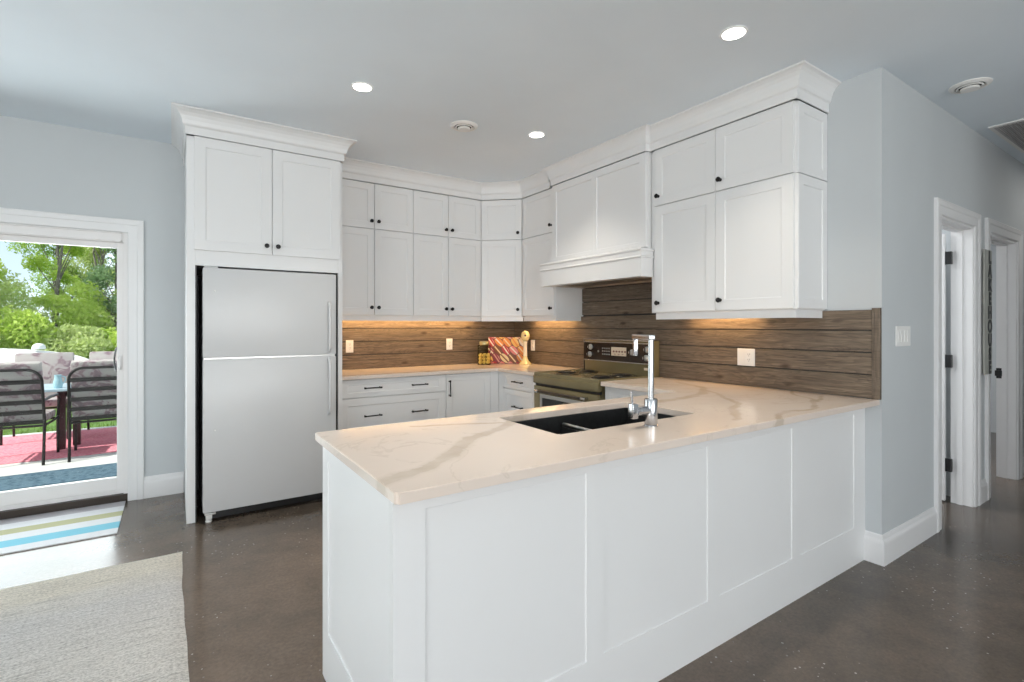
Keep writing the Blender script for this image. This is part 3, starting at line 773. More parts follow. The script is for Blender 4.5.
b = obox(fresh(), V((fx, fy, 1.232))+sd*.180, sd, side, Z, .0095, .0095, .040)
obj('spray_head', b, m_chrome, t, True)
hd = V((-.97, .1, 0)).normalized()
b = lathe(fresh(), [(0, 0), (.017, 0), (.017, .045), (.014, .048), (.014, .056), (.019, .058), (.019, .066), (0, .066)], (fx-.016, fy, .980), hd, 20)
obox(b, V((fx-.016, fy, .982))+hd*.080, hd, V((.1, .97, 0)).normalized(), Z, .014, .016, .030, .005)
hnd = obj('handle', b, m_chrome, t, True)
hb = V((fx-.016, fy, .985))+hd*.085
obj('lever', tube(fresh(), [hb+V((0, 0, .012)), hb+V((-.003, 0, .045)), hb+V((-.006, 0, .078))], [.006, .0052, .0045], 10), m_chrome, hnd, True)
obj('aerator_ring', lathe(fresh(), [(.006, 0), (.0095, 0), (.0095, .004), (.006, .004)], V((fx, fy, 1.1925))+sd*.180, (0, 0, 1), 14), m_steel, t, True)

# ------------------------------------------------------------ cooking range
t = thing('cooking_range', 'vintage olive-gold electric range with black control panel between white base cabinets', 'range', (-.34, 1.92, 0))
r0, r1 = 1.550, 2.358
obj('body', Bx(-.62, -.02, r0+.004, r1-.004, .03, .888, bev=.004), m_olive, t)
b = fresh()
# cooktop with raised rolled rim
pts = [(-.668, .895), (-.662, .922), (-.640, .926), (-.630, .918)]
box(b, -.630, -.10, r0+.014, r1-.014, .889, .916)
rim = [(0, .889), (.0, .920), (.006, .9255), (.018, .9255), (.022, .918), (.022, .889)]
sweep(b, [(-.10, r0), (-.655, r0), (-.655, r1), (-.10, r1)], rim)
obj('cooktop', b, m_olive, t, True)
obj('apron', Bx(-.668, -.6215, r0, r1, .832, .900, bev=.010), m_olive, t, True)
obj('apron_gap', Bx(-.640, -.6205, r0+.006, r1-.006, .812, .832), m_gap, t)
od = obj('oven_door', Bx(-.662, -.6205, r0+.006, r1-.006, .25, .812, bev=.008), m_olive, t, True)
obj('window_frame', framed(fresh(), (-.662, r1-.10, .37), (0, -1, 0), nB, r1-r0-.20, .375, [(.022, r1-r0-.20-.022, .028, .350)], th=.006, rec=.004, lip=.004), m_steel, od)
obj('window', Bx(-.6665, -.6625, r0+.130, r1-.130, .400, .715), m_glassdark, od)
b = tube(fresh(), [(-.700, r0+.12, .772), (-.700, r1-.10, .772)], .011, 12)
hn = obj('handle', b, M('dark_brown_handle', (.03, .022, .018), .35), od, True)
for yy in (r0+.12, r1-.10):
    b = lathe(fresh(), [(0, 0), (.012, 0), (.012, .038), (0, .038)], (-.662, yy, .772), nB, 12)
    lathe(b, [(0, 0), (.014, 0), (.014, .05), (0, .05)], (-.702, yy-.025, .772), (0, 1, 0), 12)
    obj('handle_bracket', b, m_chrome, hn, True)
obj('storage_drawer', Bx(-.660, -.6205, r0+.006, r1-.006, .06, .24, bev=.008), m_olive, t, True)
# burners
m_pan = M('dark_drip_pan', (.10, .09, .075), .3, .8)
m_knobc = M('satin_chrome_knob', (.80, .80, .79), .28, .85)
for (bx_, by_, br) in ((-.46, 2.14, .088), (-.24, 2.12, .070), (-.50, 1.68, .075), (-.26, 1.70, .092)):
    pan = obj('drip_pan', lathe(fresh(), [(0, .001), (br*.9, .0015), (br*1.05, .006), (br*1.17, .007), (br*1.2, .0035), (br*1.18, .001)], (bx_, by_, .916), (0, 0, 1), 28), m_pan, t, True)
    pts = []
    for k in range(96):
        a = k/96*math.pi*2*3.6; rr = br*(.22+.72*k/95); pts.append((bx_+rr*math.cos(a), by_+rr*math.sin(a), .9305))
    obj('coil', tube(fresh(), pts, .0048, 6), m_black, pan, True)
# backguard
bgm = obj('backguard', Bx(-.095, -.022, r0-.030, r1-.030, .905, 1.206, bev=.006), m_olive, t, True)
lean = .0
obj('side_cap', Bx(-.099, -.060, r1-.0295, r1-.023, .915, 1.208), m_black, bgm)
obj('control_panel', Bx(-.104, -.0955, r0+.02, r1-.032, 1.022, 1.182, bev=.003), M('black_enamel_panel', (.014, .010, .010), .2), bgm)
b = Bx(-.112, -.0955, r0-.028, r1-.031, 1.196, 1.208, bev=.002)
obj('top_trim', b, m_chrome, bgm)
obj('trim_strip', Bx(-.110, -.0955, r0-.028, r1-.031, 1.176, 1.184, bev=.002), m_chrome, bgm)
obj('trim_strip', Bx(-.110, -.0955, r0-.028, r1-.031, 1.012, 1.021, bev=.002), m_chrome, bgm)
for ky, kz in ((2.235, 1.135), (2.245, 1.068), (1.735, 1.105), (1.575, 1.133), (1.585, 1.065)):
    k_ = obj('knob', lathe(fresh(), [(0, 0), (.025, 0), (.025, .006), (.019, .009), (.017, .026), (.0, .028)], (-.104, ky, kz), nB, 20), m_knobc, bgm, True)
    obj('grip', Bx(-.138, -.130, ky-.004, ky+.004, kz-.016, kz+.016, bev=.001), m_black, k_)
obj('indicator', lathe(fresh(), [(0, 0), (.010, 0), (.009, .003), (0, .003)], (-.104, 2.135, 1.10), nB, 14), m_greyprint, bgm)
b = fresh()
for i in range(4):
    for j in range(3): box(b, -.1052, -.1040, 2.088-.026*i-.016, 2.088-.026*i, 1.07+.026*j, 1.07+.026*j+.012)
obj('printed_legend', b, m_greyprint, bgm)
b = Bx(-.1065, -.1040, 1.800, 1.975, 1.068, 1.142, bev=.002)
dl = obj('clock_dial', b, m_dial, bgm)
b = fresh()
for i in range(5): box(b, -.1075, -.1065, 1.953-.033*i-.018, 1.953-.033*i, 1.098, 1.112)
for i in range(3): box(b, -.1075, -.1065, 1.94-.045*i-.02, 1.94-.045*i, 1.08, 1.084)
obj('dial_marks', b, m_red, dl)
obj('badge', Bx(-.0975, -.0952, 1.555, 1.615, .965, .985), m_dial, bgm)

# ------------------------------------------------------------ wall plates
def plate(name, label, cat, grp, c, U, n, gang, kinds, w=None):
    c, U, n = V(c), V(U), V(n); w = w or .07+.046*(gang-1); h = .117
    t = thing(name, label, cat, c, grp)
    b = fresh(); m4 = Matrix((( *U, 0), (*n, 0), (*Z, 0), (0, 0, 0, 1))).transposed(); m4.translation = c
    merge(b, Bx(-w/2, w/2, 0, .006, -h/2, h/2, bev=.0025), m4); obj('cover_plate', b, m_plate, t)
    for i, kd in enumerate(kinds):
        o_ = (i-(gang-1)/2)*.046
        b = fresh(); merge(b, Bx(o_-.0165, o_+.0165, .006, .009, -.033, .033, bev=.001), m4); ins = obj('rocker' if kd == 's' else 'receptacle', b, m_plate, t)
        if kd == 'o':
            b = fresh()
            for zz in (-.018, .018):
                for uu, ww in ((-.006, .0012), (.006, .0012)): merge(b, Bx(o_+uu-ww, o_+uu+ww, .009, .0094, zz-.001, zz+.008), m4)
                merge(b, Bx(o_-.0022, o_+.0022, .009, .0094, zz-.010, zz-.006), m4)
            obj('slots', b, m_slot, ins)
    return t
yA, xB = LK-.018, -.018
plate('power_outlet', 'white power outlet on the boards close to the refrigerator cabinet', 'outlet', 'wall plates on the board backsplash', (-1.890, yA, 1.133), (1, 0, 0), nA, 1, 'o')
plate('power_outlet', 'white power outlet on the boards below the second pair of wall cabinets', 'outlet', 'wall plates on the board backsplash', (-.848, yA, 1.133), (1, 0, 0), nA, 1, 'o')
plate('power_outlet', 'narrow white outlet plate on the boards just behind the yellow ornament', 'outlet', 'wall plates on the board backsplash', (xB, 3.24, 1.115), (0, -1, 0), nB, 1, 'o')
plate('power_outlet', 'double white wall plate with switch and outlet on the boards right of the range', 'outlet', 'wall plates on the board backsplash', (xB, .785, 1.112), (0, -1, 0), nB, 2, 'so', w=.125)
plate('light_switch', 'white multi-rocker light switch plate on the blue-grey hallway wall', 'switch', None, (.29, 0, 1.265), (1, 0, 0), nA, 4, 'ssss', w=.21)

# ------------------------------------------------------------ ceiling fittings
m_lamp = bpy.data.materials.new('lamp_emitter'); m_lamp.use_nodes = True
_b = m_lamp.node_tree.nodes['Principled BSDF']; _b.inputs['Emission Color'].default_value = (1, .97, .92, 1); _b.inputs['Emission Strength'].default_value = 14
def can(x, y, label, e=5.0):
    t = thing('recessed_light', label, 'ceiling light', (x, y, H), 'recessed ceiling lights')
    obj('trim_ring', lathe(fresh(), [(.052, 0), (.053, -.004), (.060, -.004), (.064, 0)], (x, y, H-.0005), (0, 0, 1), 32), m_plate, t, True)
    obj('lens', lathe(fresh(), [(0, -.003), (.052, -.003), (.054, .0), (0, 0)], (x, y, H-.0005), (0, 0, 1), 32), m_lamp, t, True)
    light('recessed_lamp', 'AREA', (x, y, H-.02), e, (1, .90, .77), .11, spread=math.radians(100))
    return t
can(-2.32, 1.84, 'bright recessed ceiling light in front of the refrigerator cabinet')
can(-1.00, 1.86, 'bright recessed ceiling light in front of the range hood')
can(-.98, .27, 'bright recessed ceiling light above the peninsula, in front of the large right cabinet')
light('recessed_lamp', 'AREA', (-2.32, .27, H-.02), 5.0, (1, .90, .77), .11, spread=math.radians(100))  # unseen fourth lamp of the grid, added for its light without a fixture
def diffuser(x, y, label):
    t = thing('air_diffuser', label, 'air vent', (x, y, H), 'round ceiling diffusers')
    obj('flange', lathe(fresh(), [(.068, .0), (.070, -.012), (.080, -.014), (.098, -.005), (.100, 0)], (x, y, H-.0005), (0, 0, 1), 36), m_plate, t, True)
    obj('throat', lathe(fresh(), [(0, -.001), (.067, -.001), (.067, 0), (0, 0)], (x, y, H-.0005), (0, 0, 1), 36), m_gap, t)
    obj('ring', lathe(fresh(), [(.052, -.010), (.058, -.018), (.064, -.014), (.060, -.008)], (x, y, H-.0005), (0, 0, 1), 36), m_plate, t, True)
    obj('disc', lathe(fresh(), [(0, -.030), (.040, -.028), (.046, -.022), (.044, -.016), (.010, -.014), (.008, -.001), (0, -.001)], (x, y, H-.0005), (0, 0, 1), 36), m_plate, t, True)
diffuser(-1.53, 2.02, 'round white ceiling air diffuser in front of the wall cabinets')
diffuser(.685, -.205, 'round white ceiling air diffuser near the hallway wall')
t = thing('return_grille', 'rectangular grey slatted air grille on the hallway ceiling', 'air vent', (2.0, -.3, H))
gx0, gx1, gy0, gy1 = 1.62, 2.55, -.62, -.075
obj('frame', framed(fresh(), (0, 0, 0), (1, 0, 0), nA, gx1-gx0, gy1-gy0, [(.03, gx1-gx0-.03, .03, gy1-gy0-.03)], th=.008, rec=.007, lip=.003), m_plate, t)
fr = t.children[0]; fr.data.transform(Matrix.Translation(wloc(t))); fr.data.transform(Matrix(((1, 0, 0, gx0), (0, 0, 1, gy0), (0, 1, 0, H-.0005), (0, 0, 0, 1)))); fr.data.transform(Matrix.Translation(-wloc(t)))
m_grille = M('grille_tan_grey', (.42, .40, .40), .5)
b = fresh()
n_ = 22
for i in range(n_):
    y = gy0+.035+(gy1-gy0-.07)*i/(n_-1); b_ = fresh(); box(b_, gx0+.03, gx1-.03, -.0105, .0105, -.0012, .0012)
    merge(b, b_, Matrix.Translation((0, y, H-.012)) @ Matrix.Rotation(math.radians(16), 4, 'X'))
obj('slats', b, m_grille, t)

# ------------------------------------------------------------ sign on the hallway wall
t = thing('wall_sign', 'tall narrow grey plank sign reading LAKE HOUSE between the doorways', 'sign', (1.80, -.023, 1.42))
m_sg = wood_mat('grey_sign_wood', 'X'); 
mg = M('sign_grey_wood', (.28, .28, .25), .6); gg = N(mg); vv_ = gg.coord((30, 30, 2)); gg.l(gg.ramp(gg.noise(vv_, 3, 6).outputs['Fac'], [(.3, (.30, .30, .275)), (.7, (.50, .50, .46))]), gg.b.inputs['Base Color'])
b = fresh()
for xa, xb in ((1.715, 1.772), (1.776, 1.833), (1.837, 1.895)): box(b, xa, xb, -.036, -.0235, .965, 1.895, bev=.002)
obj('board', b, mg, t)
RM = Matrix.Rotation(P2, 4, 'X')
for i, ch in enumerate('LAKEHOUSE'):
    text(t, 'letter', ch, .125, m_black, Matrix.Translation((1.840, -.0375, 1.835-.1035*i)) @ RM, .001, offset=.006)

# ------------------------------------------------------------ things on the corner counter
CT = .9155
t = thing('glass_jar', 'square clear glass jar of yellow sweets beside the colourful print', 'jar', (-.47, 3.36, CT))
jx, jy, jw = -.520, 3.430, .066
m_jar = glass_mat('jar_glass', (.93, .94, .90))
JR = Matrix.Translation((jx, jy, 0)) @ Matrix.Rotation(math.radians(-35), 4, 'Z')
b = fresh(); merge(b, framed(fresh(), (0, 0, 0), (1, 0, 0), nA, .01, .01, []), Matrix.Scale(0.001, 4)) if 0 else None
bb = fresh(); 
for a in range(4):
    m4 = JR @ Matrix.Rotation(a*P2, 4, 'Z')
    merge(bb, Bx(-jw, jw, -jw, -jw+.004, CT+.004, CT+.205), m4)
merge(bb, Bx(-jw, jw, -jw, jw, CT, CT+.006), JR)
obj('glass_body', bb, m_jar, t)
bb = merge(fresh(), lathe(fresh(), [(0, 0), (.050, 0), (.052, .006), (.052, .030), (.048, .036), (0, .038)], (0, 0, CT+.208), (0, 0, 1), 24), JR)
obj('lid', bb, M('jar_lid_brass_green', (.45, .40, .22), .3, .5), t, True)
bb = merge(fresh(), lathe(fresh(), [(.040, 0), (.060, -.006), (.062, -.001), (.050, .004)], (0, 0, CT+.208), (0, 0, 1), 24), JR)
obj('rim', bb, m_jar, t, True)
m_sweet = noisy('yellow_sweet', (.86, .60, .16), .15, 30, .5, .02)
k = 0
for lz in range(3):
    for ix in range(3):
        for iy in range(3):
            k += 1
            p = JR @ V((-.040+.040*ix+random.uniform(-.003, .003), -.040+.040*iy+random.uniform(-.003, .003), CT+.027+.036*lz))
            s = lathe(fresh(), [(0, -.017), (.012, -.016), (.0185, -.009), (.0195, 0), (.0185, .009), (.012, .016), (0, .017)], (0, 0, 0), (random.uniform(-.5, .5), random.uniform(-.5, .5), 1), 12)
            m4 = Matrix.Translation(p); s2 = merge(fresh(), s, m4)
            o = obj('sweet', s2, m_sweet, None, True)
            tag(o, 'round yellow sweet heaped in the square glass jar', 'sweet', 'yellow sweets in the jar')

# macaron print leaning across the corner
t = thing('canvas_print', 'photo print of stacked pink, orange and cream macarons leaning in the corner', 'picture', (-.26, 3.38, CT))
ux_ = V((.82, -.572, 0)).normalized(); nn_ = V((-.572, -.82, 0)).normalized()
PW, PH = .385, .290
Mp = Matrix((( *ux_, 0), (*(-nn_), 0), (*Z, 0), (0, 0, 0, 1))).transposed(); Mp.translation = V((-.262, 3.408, CT))
tilt = Matrix.Rotation(math.radians(-6), 4, 'X'); Mp = Mp @ tilt
b = fresh(); merge(b, Bx(-PW/2, PW/2, 0, .016, 0, PH, bev=.001), Mp)
obj('panel', b, M('cream_print_ground', (.16, .06, .05), .5), t)
mc = {'orange': (.75, .27, .06), 'pink': (.72, .22, .20), 'red': (.50, .05, .05), 'cream': (.80, .62, .35), 'yellow': (.80, .48, .12), 'brown': (.20, .07, .035), 'plum': (.28, .05, .08), 'white': (.82, .74, .62), 'rose': (.70, .38, .32), 'grey': (.30, .22, .20)}
mk = list(mc); mats = [M('print_'+k_, c_, .5) for k_, c_ in mc.items()]
def macaron(bm, cx_, cz_, ang, rl, rs, c1, c2, lay):
    """cookie seen from the side: shell, filling, shell as flat rounded bands, clipped to the print"""
    ca, sa = math.cos(ang), math.sin(ang)
    def poly(pts, col, d):
        P_ = []
        for x, z in pts:
            X, Zz = cx_+x*ca-z*sa, cz_+x*sa+z*ca
            P_.append((X, Zz))
        def clip(P_, f, inter):
            out = []
            for i in range(len(P_)):
                a, b_ = P_[i-1], P_[i]
                if f(b_):
                    if not f(a): out.append(inter(a, b_))
                    out.append(b_)
                elif f(a): out.append(inter(a, b_))
            return out
        def lerp(a, b_, t_): return (a[0]+(b_[0]-a[0])*t_, a[1]+(b_[1]-a[1])*t_)
        e = .002
        for ax, lim, sg in ((0, PW/2-e, 1), (0, -PW/2+e, -1), (1, PH-e, 1), (1, e, -1)):
            if not P_: return
            P_ = clip(P_, lambda q: sg*q[ax] <= sg*lim, lambda a, b_: lerp(a, b_, (lim-a[ax])/(b_[ax]-a[ax])))
        if len(P_) < 3: return
        try: f = bm.faces.new([bm.verts.new(Mp @ V((x, -.0003-d, z))) for x, z in P_]); f.material_index = mk.index(col)
        except ValueError: pass
    el = lambda a0, a1, rx_, rz_, oz, n=14: [(rx_*math.cos(a0+(a1-a0)*i/n), oz+rz_*math.sin(a0+(a1-a0)*i/n)) for i in range(n+1)]
    poly(el(0, math.pi, rl, rs, rs*.28), c1, lay)
    poly(el(math.pi, 2*math.pi, rl, rs, -rs*.28), c1, lay)
    poly([(-rl*.93, -rs*.28), (rl*.93, -rs*.28), (rl*.93, rs*.28), (-rl*.93, rs*.28)], c2, lay+.0001)
    poly([(-rl*.98, rs*.22), (rl*.98, rs*.22), (rl*.98, rs*.38), (-rl*.98, rs*.38)], c1, lay+.0002)
    poly(el(.5, 2.2, rl*.75, rs*.72, rs*.3, 8), 'cream' if c1 in ('yellow', 'white') else ('rose' if c1 in ('pink', 'red', 'plum') else c1), lay+.0003)
b = fresh()
an_ = math.radians(-50); ca_, sa_ = math.cos(an_), math.sin(an_)
pal = {(-2, -1): ('red', 'white'), (-1, -1): ('pink', 'cream'), (0, -1): ('rose', 'white'), (1, -1): ('plum', 'white'), (2, -1): ('red', 'pink')}
seq = [('red', 'white'), ('plum', 'rose'), ('orange', 'cream'), ('brown', 'cream'), ('yellow', 'plum'), ('pink', 'white'), ('cream', 'brown'), ('rose', 'red'), ('orange', 'white'), ('plum', 'white'), ('yellow', 'orange')]
k = 0
for bi in range(-4, 5):
    for ai in range(-3, 4):
        A_, B_ = ai*.116+(bi % 2)*.058, bi*.066
        cx_, cz_ = A_*ca_-B_*sa_, PH/2+A_*sa_+B_*ca_
        if abs(cx_) > PW/2+.06 or not -.06 < cz_ < PH+.06: continue
        c1_, c2_ = seq[(ai*3+bi*5) % 11] if not (cz_ < .05) else (('pink', 'rose') if ai % 2 else ('red', 'pink'))
        if bi >= 3: c1_, c2_ = ('cream', 'rose') if ai % 2 else ('white', 'cream')
        macaron(b, cx_, cz_, an_+.1*math.sin(k*2.1),   .058, .027, c1_, c2_, .0004*k); k += 1
pr = obj('printed_picture', b, mats, t)

# yellow ornament
t = thing('table_ornament', 'tall yellow ornament with flared base, clear column and round head', 'ornament', (-.140, 3.215, CT))
ox, oy = -.140, 3.215
m_yel = M('pale_gold_ceramic', (.74, .64, .34), .25, .1)
m_colm = M('pale_column', (.72, .66, .52), .15, 0, Alpha=1.0)
obj('base', lathe(fresh(), [(0, 0), (.066, 0), (.067, .006), (.058, .016), (.040, .036), (.028, .062), (.022, .082), (.022, .088), (0, .088)], (ox, oy, CT), (0, 0, 1), 28), m_yel, t, True)
obj('column', lathe(fresh(), [(0, 0), (.024, 0), (.022, .01), (.021, .14), (.024, .152), (.026, .156), (0, .156)], (ox, oy, CT+.088), (0, 0, 1), 28), m_colm, t, True)
hd_ = obj('head', lathe(fresh(), [(0, 0), (.020, .002), (.034, .015), (.045, .038), (.048, .060), (.045, .082), (.032, .103), (.012, .113), (0, .114)], (ox, oy, CT+.244), (0, 0, 1), 28), m_yel, t, True)
dv = (V(cam.location)-V((ox, oy, CT))); dv.z = 0; dv = V((-.57, -.82, 0))
obj('dark_mark', lathe(fresh(), [(0, 0), (.012, 0), (.010, .004), (0, .004)], V((ox, oy, CT+.308))+dv*.0462, dv, 16), m_maroon, hd_, True)

# ------------------------------------------------------------ mat and rug
def mat_stripes():
    m = M('striped_mat_weave', (.7, .7, .7), .9); g = N(m); t_ = g.n('TexCoord'); s = g.n('SeparateXYZ'); g.l(t_.outputs['Object'], s.inputs[0])
    f = g.math('DIVIDE', g.math('SUBTRACT', s.outputs[1], 2.89), .77)
    wht, gr, yl, bl = (.70, .70, .71), (.46, .44, .46), (.46, .45, .26), (.20, .52, .64)
    c = g.ramp(f, [(0, wht), (.13, bl), (.30, wht), (.46, yl), (.60, wht), (.76, gr), (.93, wht)], 'CONSTANT')
    nz = g.noise(g.coord((60, 300, 1)), 4, 3)
    c = g.mix(.35, c, g.ramp(nz.outputs['Fac'], [(.3, (.75, .75, .75)), (.7, (1.1, 1.1, 1.1))]), 'MULTIPLY')
    g.l(c, g.b.inputs['Base Color']); g.bump(nz.outputs['Fac'], .4, .003); return m
o = obj('door_mat', Bx(-4.75, -3.56, 2.89, 3.60, .0005, .008, bev=.002), mat_stripes())
tag(o, 'striped white, grey, yellow and blue mat lying in front of the patio door', 'mat')
def rug_mat():
    m = M('woven_rug', (.6, .55, .5), .95); g = N(m); v = g.coord((2.0, 34, 1))
    a = g.noise(v, 2.6, 6, .7, .4); f = g.noise(g.coord((50, 75, 1)), 1.6, 4, .7); big = g.noise(g.coord((.6, 3.0, 1)), 2.0, 3)
    c = g.ramp(a.outputs['Fac'], [(.25, (.36, .345, .33)), (.45, (.64, .615, .58)), (.6, (.73, .705, .67)), (.8, (.82, .80, .76))])
    s_ = g.n('TexCoord'); sp = g.n('SeparateXYZ'); g.l(s_.outputs['Object'], sp.inputs[0])
    band = g.ramp(g.math('ADD', g.math('DIVIDE', g.math('SUBTRACT', 2.37, sp.outputs[1]), 1.0), g.math('MULTIPLY', g.math('SUBTRACT', big.outputs['Fac'], .5), .25)), [(0, (1.03, .99, .90)), (.22, (1.0, .96, .88)), (.50, (.93, .935, .96)), (.75, (.97, .97, .98)), (1, (1, 1, 1))])
    c = g.mix(1., c, band, 'MULTIPLY')
    c = g.mix(.75, c, g.ramp(f.outputs['Fac'], [(.36, (.52, .51, .50)), (.56, (1.12, 1.12, 1.12))]), 'MULTIPLY')
    g.l(c, g.b.inputs['Base Color'])
    sm = g.math('ADD', g.math('MULTIPLY', a.outputs['Fac'], .6), g.math('MULTIPLY', f.outputs['Fac'], .6)); g.bump(sm, 1.0, .016)
    return m
b = fresh(); nx, ny = 60, 70; grid = []
X0, X1, Y0, Y1 = -5.6, -3.215, -.9, 2.36
for j in range(ny+1):
    row = []
    for i in range(nx+1):
        u_, v_ = i/nx, j/ny; x = X0+(X1-X0)*u_; y = Y0+(Y1-Y0)*v_
        x += u_**6*(.003*math.sin(v_*23)+.0015*math.sin(v_*57)-.012*math.exp(-((y-1.95)/.25)**2)); y += v_**8*(.003*math.sin(u_*31))
        e = min(u_, 1-u_, v_, 1-v_)
        z = .012+.0014*math.sin(y*26+math.sin(x*4)*1.2)+.0006*math.sin(y*71+x*3)
        if e == 0: z = .001
        row.append(b.verts.new((x, y, z)))
    grid.append(row)
for j in range(ny):
    for i in range(nx): b.faces.new((grid[j][i], grid[j][i+1], grid[j+1][i+1], grid[j+1][i]))
o = obj('area_rug', b, rug_mat(), None, 'all'); tag(o, 'large beige and grey woven rug on the floor in the near corner', 'rug')

# ------------------------------------------------------------ outside: patio, furniture, lawn, trees
m_conc = noisy('patio_concrete', (.62, .62, .60), .06, 6, .8, .1)
m_grass_g = noisy('lawn_ground', (.10, .19, .035), .3, 6, .9, .2)
struct('ground', Bx(-60, 60, 7.95, 90, -.30, -.12), m_grass_g, 'bright green lawn beyond the patio')
struct('patio_floor', Bx(-9, 3, LK+.15, 7.95, -.22, -.10), m_conc, 'pale concrete patio outside the glass door')
def outdoor_rug(name, lab, x0, x1, y0, y1, c0_, c1_, sc_):
    m = M(name+'_weave', c0_, .9); g = N(m); v = g.coord((sc_, sc_, 1)); vo = g.n('TexVoronoi'); vo.inputs['Scale'].default_value = 1; g.l(v, vo.inputs['Vector'])
    g.l(g.ramp(vo.outputs['Distance'], [(.2, c0_), (.6, c1_)]), g.b.inputs['Base Color'])
    o = obj(name, Bx(x0, x1, y0, y1, -.0995, -.092, bev=.002), m); tag(o, lab, 'rug')
outdoor_rug('outdoor_mat', 'blue patterned outdoor mat on the patio just outside the glass door', -6.0, -3.2, 4.88, 5.44, (.03, .07, .105), (.08, .14, .185), 22)
outdoor_rug('outdoor_rug', 'pinkish red outdoor rug under the patio table', -7.0, -2.6, 6.04, 7.78, (.72, .17, .24), (.80, .32, .38), 40)
def fabric():
    m = M('floral_cushion', (.6, .56, .5), .9); g = N(m); v = g.coord((1, 1, 1))
    a = g.noise(v, 7.5, 4, .6, 1.2)
    c = g.ramp(a.outputs['Fac'], [(.42, (.40, .375, .36)), (.52, (.38, .34, .335)), (.56, (.26, .18, .20)), (.66, (.19, .15, .17)), (.72, (.34, .30, .31))])
    g.l(c, g.b.inputs['Base Color']); return m
m_fab = fabric(); m_tubem = M('dark_brown_tube', (.020, .017, .016), .35, .4)
GZ = -.10
def patio_chair(label, loc, rz, grp='cushioned patio chairs'):
    """faces local +Y; back at y=0"""
    t = thing('patio_chair', label, 'chair', (0, 0, 0), grp)
    w = .30; zt = .985; b = fresh()
    # back hoop with rounded shoulders, leaning back
    def pt(x, z): return V((x, -(z-.42)*.22 if z > .42 else (.42-z)*-.12, z))
    pts = [pt(-w, .0), pt(-w, .42), pt(-w, zt-.12)]
    for k in range(7):
        a = math.pi-k*P2/6; pts.append(pt(-w+.12+.12*math.cos(a), zt-.12+.12*math.sin(a)))
    for k in range(7):
        a = P2-k*P2/6; pts.append(pt(w-.12+.12*math.cos(a), zt-.12+.12*math.sin(a)))
    pts += [pt(w, zt-.12), pt(w, .42), pt(w, .0)]
    tube(b, pts, .014, 8); obj('back_frame', b, m_tubem, t, True)
    for k in range(5):
        z = .86-.105*k; c = pt(0, z); obj('slat', Bx(-w+.008, w-.008, c.y-.006, c.y+.006, z-.021, z+.021, bev=.002), m_tubem, t)
    for s in (-1, 1):
        b = tube(fresh(), [V((s*w, -.05, .66)), V((s*(w+.02), .10, .68)), V((s*(w+.02), .40, .67)), V((s*(w+.015), .50, .62)), V((s*w, .52, .40)), V((s*w, .53, 0))], .014, 8)
        obj('arm', b, m_tubem, t, True)
    b = fresh(); tube(b, [V((-w, 0, .40)), V((w, 0, .40))], .012, 8); tube(b, [V((-w, .5, .40)), V((w, .5, .40))], .012, 8)
    tube(b, [V((-w, 0, .40)), V((-w, .52, .40))], .012, 8); tube(b, [V((w, 0, .40)), V((w, .52, .40))], .012, 8)
    obj('seat_frame', b, m_tubem, t, True)
    obj('seat_cushion', Bx(-w+.015, w-.015, .03, .53, .415, .500, bev=.025), m_fab, t, True)
    cb = Bx(-w+.012, w-.012, -.05, .045, 0, .60, bev=.028)
    m4 = Matrix.Translation((0, .070, .475)) @ Matrix.Rotation(math.radians(12.5), 4, 'X')
    obj('back_cushion', merge(fresh(), cb, m4), m_fab, t, True)
    t.location = loc; t.rotation_euler = (0, 0, rz); return t
patio_chair('dark-framed patio chair with floral cushion, cut off by the left edge, back to the door', (-4.665, 5.84, GZ), math.radians(-3))
patio_chair('dark-framed patio chair with floral cushion beside the door frame, back to the door', (-3.87, 5.84, GZ), math.radians(2))
patio_chair('patio chair with floral cushion on the far side of the table, at left', (-4.66, 7.69, GZ+.009), math.radians(180))
patio_chair('patio chair with floral cushion on the far side of the table, at right', (-3.93, 7.69, GZ+.009), math.radians(177))
t = thing('patio_table', 'patio table with dark maroon legs between the cushioned chairs', 'table', (-4.0, 6.75, GZ))
obj('tabletop', Bx(-4.92, -3.1, 6.36, 7.14, .585, .615, bev=.006), noisy('table_top_blue_white', (.42, .55, .62), .1, 8, .3, 0), t)
for lx, ly in ((-4.33, 6.52), (-4.22, 6.72), (-3.5, 6.52), (-3.5, 6.95)):
    obj('leg', Bx(lx-.035, lx+.035, ly-.035, ly+.035, GZ+.008, .584, bev=.004), m_maroon, t)
obj('rail', Bx(-4.33, -3.5, 6.60, 6.64, .50, .582), m_maroon, t)
t = thing('pitcher', 'small teal pitcher standing on the patio table', 'pitcher', (-4.36, 6.50, .6155))
obj('body', lathe(fresh(), [(0, 0), (.036, 0), (.042, .015), (.044, .06), (.034, .10), (.030, .13), (.034, .15), (.030, .148), (.026, .12), (0, .11)], (-4.36, 6.50, .6155), (0, 0, 1), 20), M('teal_glaze', (.34, .52, .58), .2), t, True)
obj('handle', tube(fresh(), [(-4.328, 6.50, .75), (-4.298, 6.50, .74), (-4.292, 6.50, .70), (-4.320, 6.50, .66)], .006, 8), M('teal_glaze_handle', (.34, .52, .58), .2), t, True)
